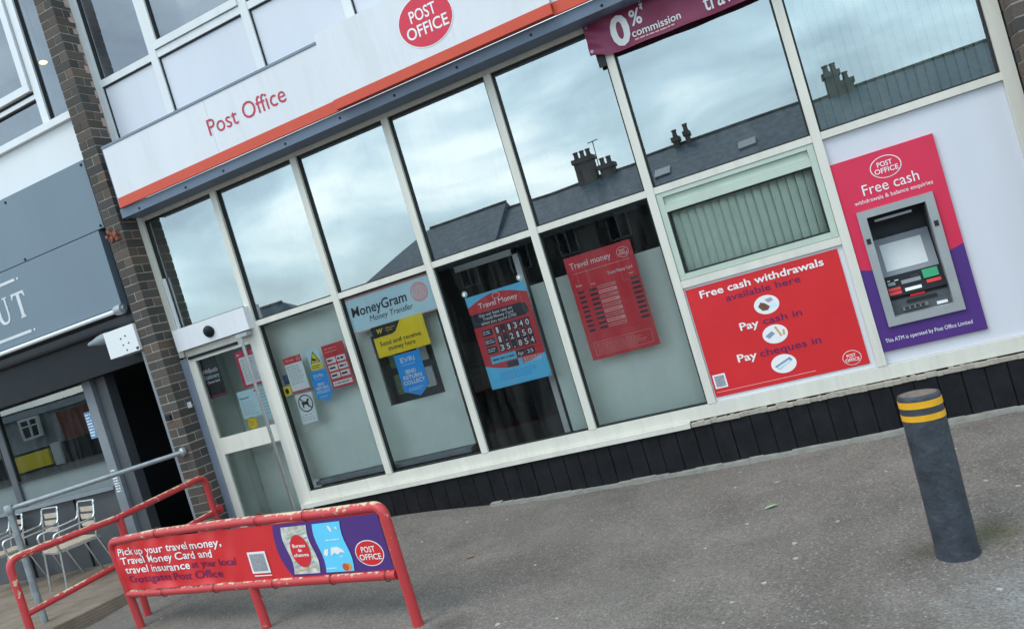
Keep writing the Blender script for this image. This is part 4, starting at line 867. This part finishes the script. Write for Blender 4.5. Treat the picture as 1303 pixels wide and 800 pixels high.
# ================================================================== CHAIRS
def make_chair():
    t = thing('bistro_chair', '', 'chair', (0, 0, 0))
    tr = .012
    for s in (-1, 1):      # +y is the back
        bm = B(); tube(bm, fillet([(s * .26, -.27, 0), (s * .25, -.22, .44), (s * .255, -.25, .64), (s * .25, .20, .66), (s * .235, .24, .80)], .06, 5), tr, 10); build('arm_frame', bm, ALU, t, smooth=True, local=True)
        bm = B(); tube(bm, [(s * .25, .30, 0), (s * .235, .17, .45), (s * .235, .24, .82)], tr, 10); build('leg', bm, ALU, t, smooth=True, local=True)
    bm = B(); tube(bm, fillet([(-.235, .235, .79), (-.235, .25, .84), (.235, .25, .84), (.235, .235, .79)], .03, 4), tr, 10); build('back_rail', bm, ALU, t, smooth=True, local=True)
    for z in (.56, .64, .72):
        bm = B(); yb = .185 + (z - .45) * .19; box(bm, -.20, .20, yb, yb + .012, z, z + .055); build('back_slat', bm, WOODS, t, bevel=.004, local=True)
    bm = B()
    for k in range(6): y = -.24 + k * .075; box(bm, -.225, .225, y, y + .062, .445, .460)
    build('seat', bm, WOODS, t, bevel=.004, local=True)
    bm = B()
    for q in ((-.235, -.215, -.25, .22), (.215, .235, -.25, .22)): box(bm, q[0], q[1], q[2], q[3], .425, .444)
    box(bm, -.214, .214, -.25, -.232, .425, .444); box(bm, -.214, .214, .202, .22, .425, .444); build('seat_frame', bm, ALU, t, local=True)
    return t
def dup(root, loc, rz):
    r = root.copy(); C.objects.link(r); r.location = loc; r.rotation_euler = (0, 0, rz)
    for ch in list(root.children):
        c = ch.copy(); C.objects.link(c); c.parent = r
    return r
ch0 = make_chair(); G = 'aluminium chairs along the cafe front'
ch0.location = (-8.32, -.30, -.38); ch0.rotation_euler = (0, 0, -.32); tag(ch0, 'aluminium bistro chair with wooden slats nearest the cafe doorway', 'chair', G)
for loc, rz, lb in (((-9.12, -.16, -.38), -.28, 'aluminium bistro chair with wooden slats, middle of the row by the cafe front'), ((-9.95, -.02, -.38), -.3, 'aluminium bistro chair farthest from the cafe doorway, behind the grey post')): tag(dup(ch0, loc, rz), lb, 'chair', G)

# ================================================================== LITTER
def leaf(name, label, x, y, s, m, rz):
    bm = B(); pts = [(-1, 0), (-.5, .35), (.1, .42), (.7, .2), (1, 0), (.6, -.28), (0, -.4), (-.6, -.3)]
    z0 = gz(x, y) + .006; vs = []
    for a, b in pts:
        p_ = Vector((a * math.cos(rz) - b * math.sin(rz), a * math.sin(rz) + b * math.cos(rz), 0)) * s; vs.append(bm.verts.new((x + p_.x, y + p_.y, z0 + .3 * s * abs(b) + .1 * s * a)))
    c_ = bm.verts.new((x, y, z0 + .004))
    for i in range(8): bm.faces.new((vs[i], vs[(i + 1) % 8], c_))
    tag(build(name, bm, m, origin=(x, y, z0)), label, 'leaf')
leaf('fallen_leaf', 'crumpled pale green leaf lying on the asphalt left of the bollard', -.777, -1.13, .05, LEAFG, .4)
leaf('fallen_leaf', 'small brown leaf lying on the asphalt right of the guard rail', -2.986, -1.21, .035, LEAFB, .2)
FL = [(-2.98, -.47), (-3.67, -.73), (-2.32, -1.55), (-2.12, -.81), (-1.05, -.26), (-1.06, -.6), (-.76, -.64), (-.91, -1.36), (-.75, -2.24), (-.9, -2.42), (-.92, -2.63), (-1.88, -2.39), (-1.26, -2.08), (-2.26, -2.38), (-1.14, -1.66), (-3.38, -.41), (.39, -.62), (.58, -1.44), (-.05, -.82), (.27, -2.58), (.45, -1.28), (-.37, -1.54), (-.6, -1.98), (-.61, -1.77), (-4.79, -1.47), (-5.56, -1.53), (-5.98, -1.43)]
for x, y in FL:
    s = random.uniform(.007, .015); bm = B(); z0 = gz(x, y); n = 9; pts = []
    for k in range(n): r_ = s * random.uniform(.6, 1.15); pts.append((x + r_ * 1.3 * math.cos(k * 2 * math.pi / n), y + r_ * math.sin(k * 2 * math.pi / n), z0 + .0005))
    prism(bm, pts, (0, 0, .004)); tag(build('gum_spot', bm, FLECK, origin=(x, y, z0)), 'flat pale fleck of gum or litter trodden on the asphalt', 'litter', 'pale flecks on the asphalt')

# ================================================================== ACROSS THE STREET (seen mirrored in the glass)
def house(name, label, x0, x1, yf, yr, ze, zr, hipl=0, hipr=0, win=3, wall=HBRICK):
    t = thing(name, label, 'house', ((x0 + x1) / 2, yr, -.5)); yb = 2 * yr - yf
    bm = B(); box(bm, x0, x1, yb + .3, yf - .3, -.6, ze); build('wall', bm, wall, t)
    bm = B(); a = [(x0 - .1, yf, ze), (x1 + .1, yf, ze), (x1 + .1, yb, ze), (x0 - .1, yb, ze), (x0 + hipl, yr, zr), (x1 - hipr, yr, zr)]; v = [bm.verts.new(p) for p in a]
    for q in ((0, 1, 5, 4), (2, 3, 4, 5), (0, 4, 3), (1, 2, 5), (3, 2, 1, 0)): bm.faces.new([v[i] for i in q])
    rf = build('roof', bm, SLATE, t); bm = B(); tube(bm, [(x0 + hipl, yr, zr), (x1 - hipr, yr, zr)], .10, 8); build('ridge_tiles', bm, HBRICK, rf)
    for i in range(win):
        xc = x0 + (x1 - x0) * (i + .5) / win
        for zc in ((.9, 3.0) if ze > 3.2 else (.8,)):
            bm = B()
            for q in ((xc - .55, xc + .55, zc - .65, zc - .58), (xc - .55, xc + .55, zc + .58, zc + .65), (xc - .55, xc - .48, zc - .58, zc + .58), (xc + .48, xc + .55, zc - .58, zc + .58), (xc - .03, xc + .03, zc - .58, zc + .58)): box(bm, q[0], q[1], yf - .31, yf - .22, q[2], q[3])
            w_ = build('window', bm, HOUSEP, t); bm = B(); box(bm, xc - .48, xc + .48, yf - .299, yf - .27, zc - .58, zc + .58); build('pane', bm, DARKM, w_)
    return t
def chimney(t, x0, x1, y, z0, z1, pots):
    bm = B(); box(bm, x0, x1, y - .35, y + .35, z0, z1 - .25); box(bm, x0 - .08, x1 + .08, y - .43, y + .43, z1 - .25, z1); c_ = build('chimney', bm, HBRICK, t)
    for k in range(pots):
        x = x0 + (x1 - x0) * (k + .5) / pots; bm = B(); lathe(bm, [(.14, 0), (.12, .3), (.15, .32), (.15, .4), (0, .4)], (x, y, z1), (0, 0, 1), 12); build('chimney_pot', bm, HBRICK, c_, smooth=True)
YF, YR = -31.5, -36
hA = house('terraced_house', 'slate roofed terrace end with sloping hip mirrored left of the rate poster', -25.3, -15.8, YF, YR, 3.6, 6.42, hipl=4.4)
hB = house('terraced_house', 'slate roofed terrace with big chimney stack and aerial mirrored in the upper glass', -15.8, -7.6, YF, YR, 3.5, 6.02)
chimney(hB, -11.3, -10.2, YR, 5.2, 7.30, 3); chimney(hB, -9.95, -9.2, YR, 5.4, 6.55, 2)
bm = B(); tube(bm, [(-10.02, YR, 6.4), (-9.95, YR, 8.0)], .025, 8); tube(bm, [(-10.25, YR, 7.95), (-9.65, YR, 8.0)], .02, 6)
for k in range(5): tube(bm, [(-10.2 + k * .12, YR - .2, 7.96 + k * .01), (-10.2 + k * .12, YR + .2, 7.96 + k * .01)], .014, 6)
build('aerial', bm, DARKM, hB)
hC = house('terraced_house', 'long slate roof with two small chimney pots mirrored under the banner', -7.6, .9, YF, YR, 3.6, 6.22)
chimney(hC, -5.85, -5.55, YR, 6.0, 6.65, 1); chimney(hC, -5.15, -4.95, YR, 6.0, 6.75, 1)
for x in (-2.6, -6.9):
    bm = B(); u0, u1 = .42, .56; y0_, z0_ = YF + (YR - YF) * u0, 3.6 + 2.62 * u0; y1_, z1_ = YF + (YR - YF) * u1, 3.6 + 2.62 * u1; prism(bm, [(x, y0_, z0_ + .03), (x + .8, y0_, z0_ + .03), (x + .8, y1_, z1_ + .03), (x, y1_, z1_ + .03)], (0, .04, .06)); build('skylight', bm, GREYP, hC)
hD = house('terraced_house', 'slate roofed terrace with stepped chimney mirrored in the far right window', .9, 22, YF, YR, 3.6, 6.02, win=6)
chimney(hD, 1.85, 2.5, YR, 5.4, 7.1, 2); chimney(hD, 2.5, 3.0, YR, 5.4, 6.5, 1)
hE = house('gable_house', 'low hipped house mirrored in the first tall windows beside the door', -44, -26.5, YF - 2, YR, 1.2, 5.15, hipl=6, hipr=6.4, win=4)
hF = house('corner_shop', 'pale shop front with a white window mirrored in the cafe glass', -62, -37.6, -24, -27, 2.55, 3.1, hipl=3, hipr=1, win=0, wall=mat('shop_render', (.30, .32, .33), .8, var=.3, scale=1))
bm = B()
for q in ((-43.6, -42.1, 2.36, 2.5), (-43.6, -42.1, 1.3, 1.42), (-43.6, -43.48, 1.42, 2.36), (-42.22, -42.1, 1.42, 2.36), (-42.91, -42.79, 1.42, 2.36), (-43.48, -42.22, 2.0, 2.08)): box(bm, q[0], q[1], -23.8, -23.6, q[2], q[3])
w_ = build('window', bm, HOUSEP, hF); bm = B(); box(bm, -43.48, -42.22, -23.72, -23.66, 1.42, 2.36); build('pane', bm, DARKM, w_)
bm = B(); box(bm, -40.4, -37.7, -23.75, -23.6, .7, 2.35); build('brick_panel', bm, mat('red_brick_panel', (.17, .055, .04), .9, var=.3), hF)
bm = B(); box(bm, -52, -37.7, -23.75, -23.62, -.6, .68); build('dark_base', bm, DARKM, hF)
bx('shop_door', HOUSEP, hF, -41.5, -40.8, -23.6, -23.5, -.5, .75, 0)
bm = B(); box(bm, -45.2, -41.7, -23.60, -23.45, -.38, .55); tag(build('shop_board', bm, YELL, origin=(-43.4, -23.5, -.38)), 'yellow shop board mirrored in the dark cafe window', 'sign')
# leaflets glimpsed through the gap in the display board
t = thing('leaflet_rack', 'dark rack of leaflets glimpsed behind the yellow money sign', 'rack', (-3.9, .5, .2))
bm = B(); box(bm, -4.25, -3.5, .52, .56, -.4, 1.5); build('back_panel', bm, CHARC, t)
cols = [LEAFG, MATS['dusty_pink'], PAPER, MATS['faded_blue'], LEAFG, RED, PAPER]
for k in range(7):
    x = -4.22 + (k % 4) * .17; z = .66 + (k // 4) * .27; bx('leaflet', cols[k], t, x, x + .105, .49, .515, z, z + .2, .002)
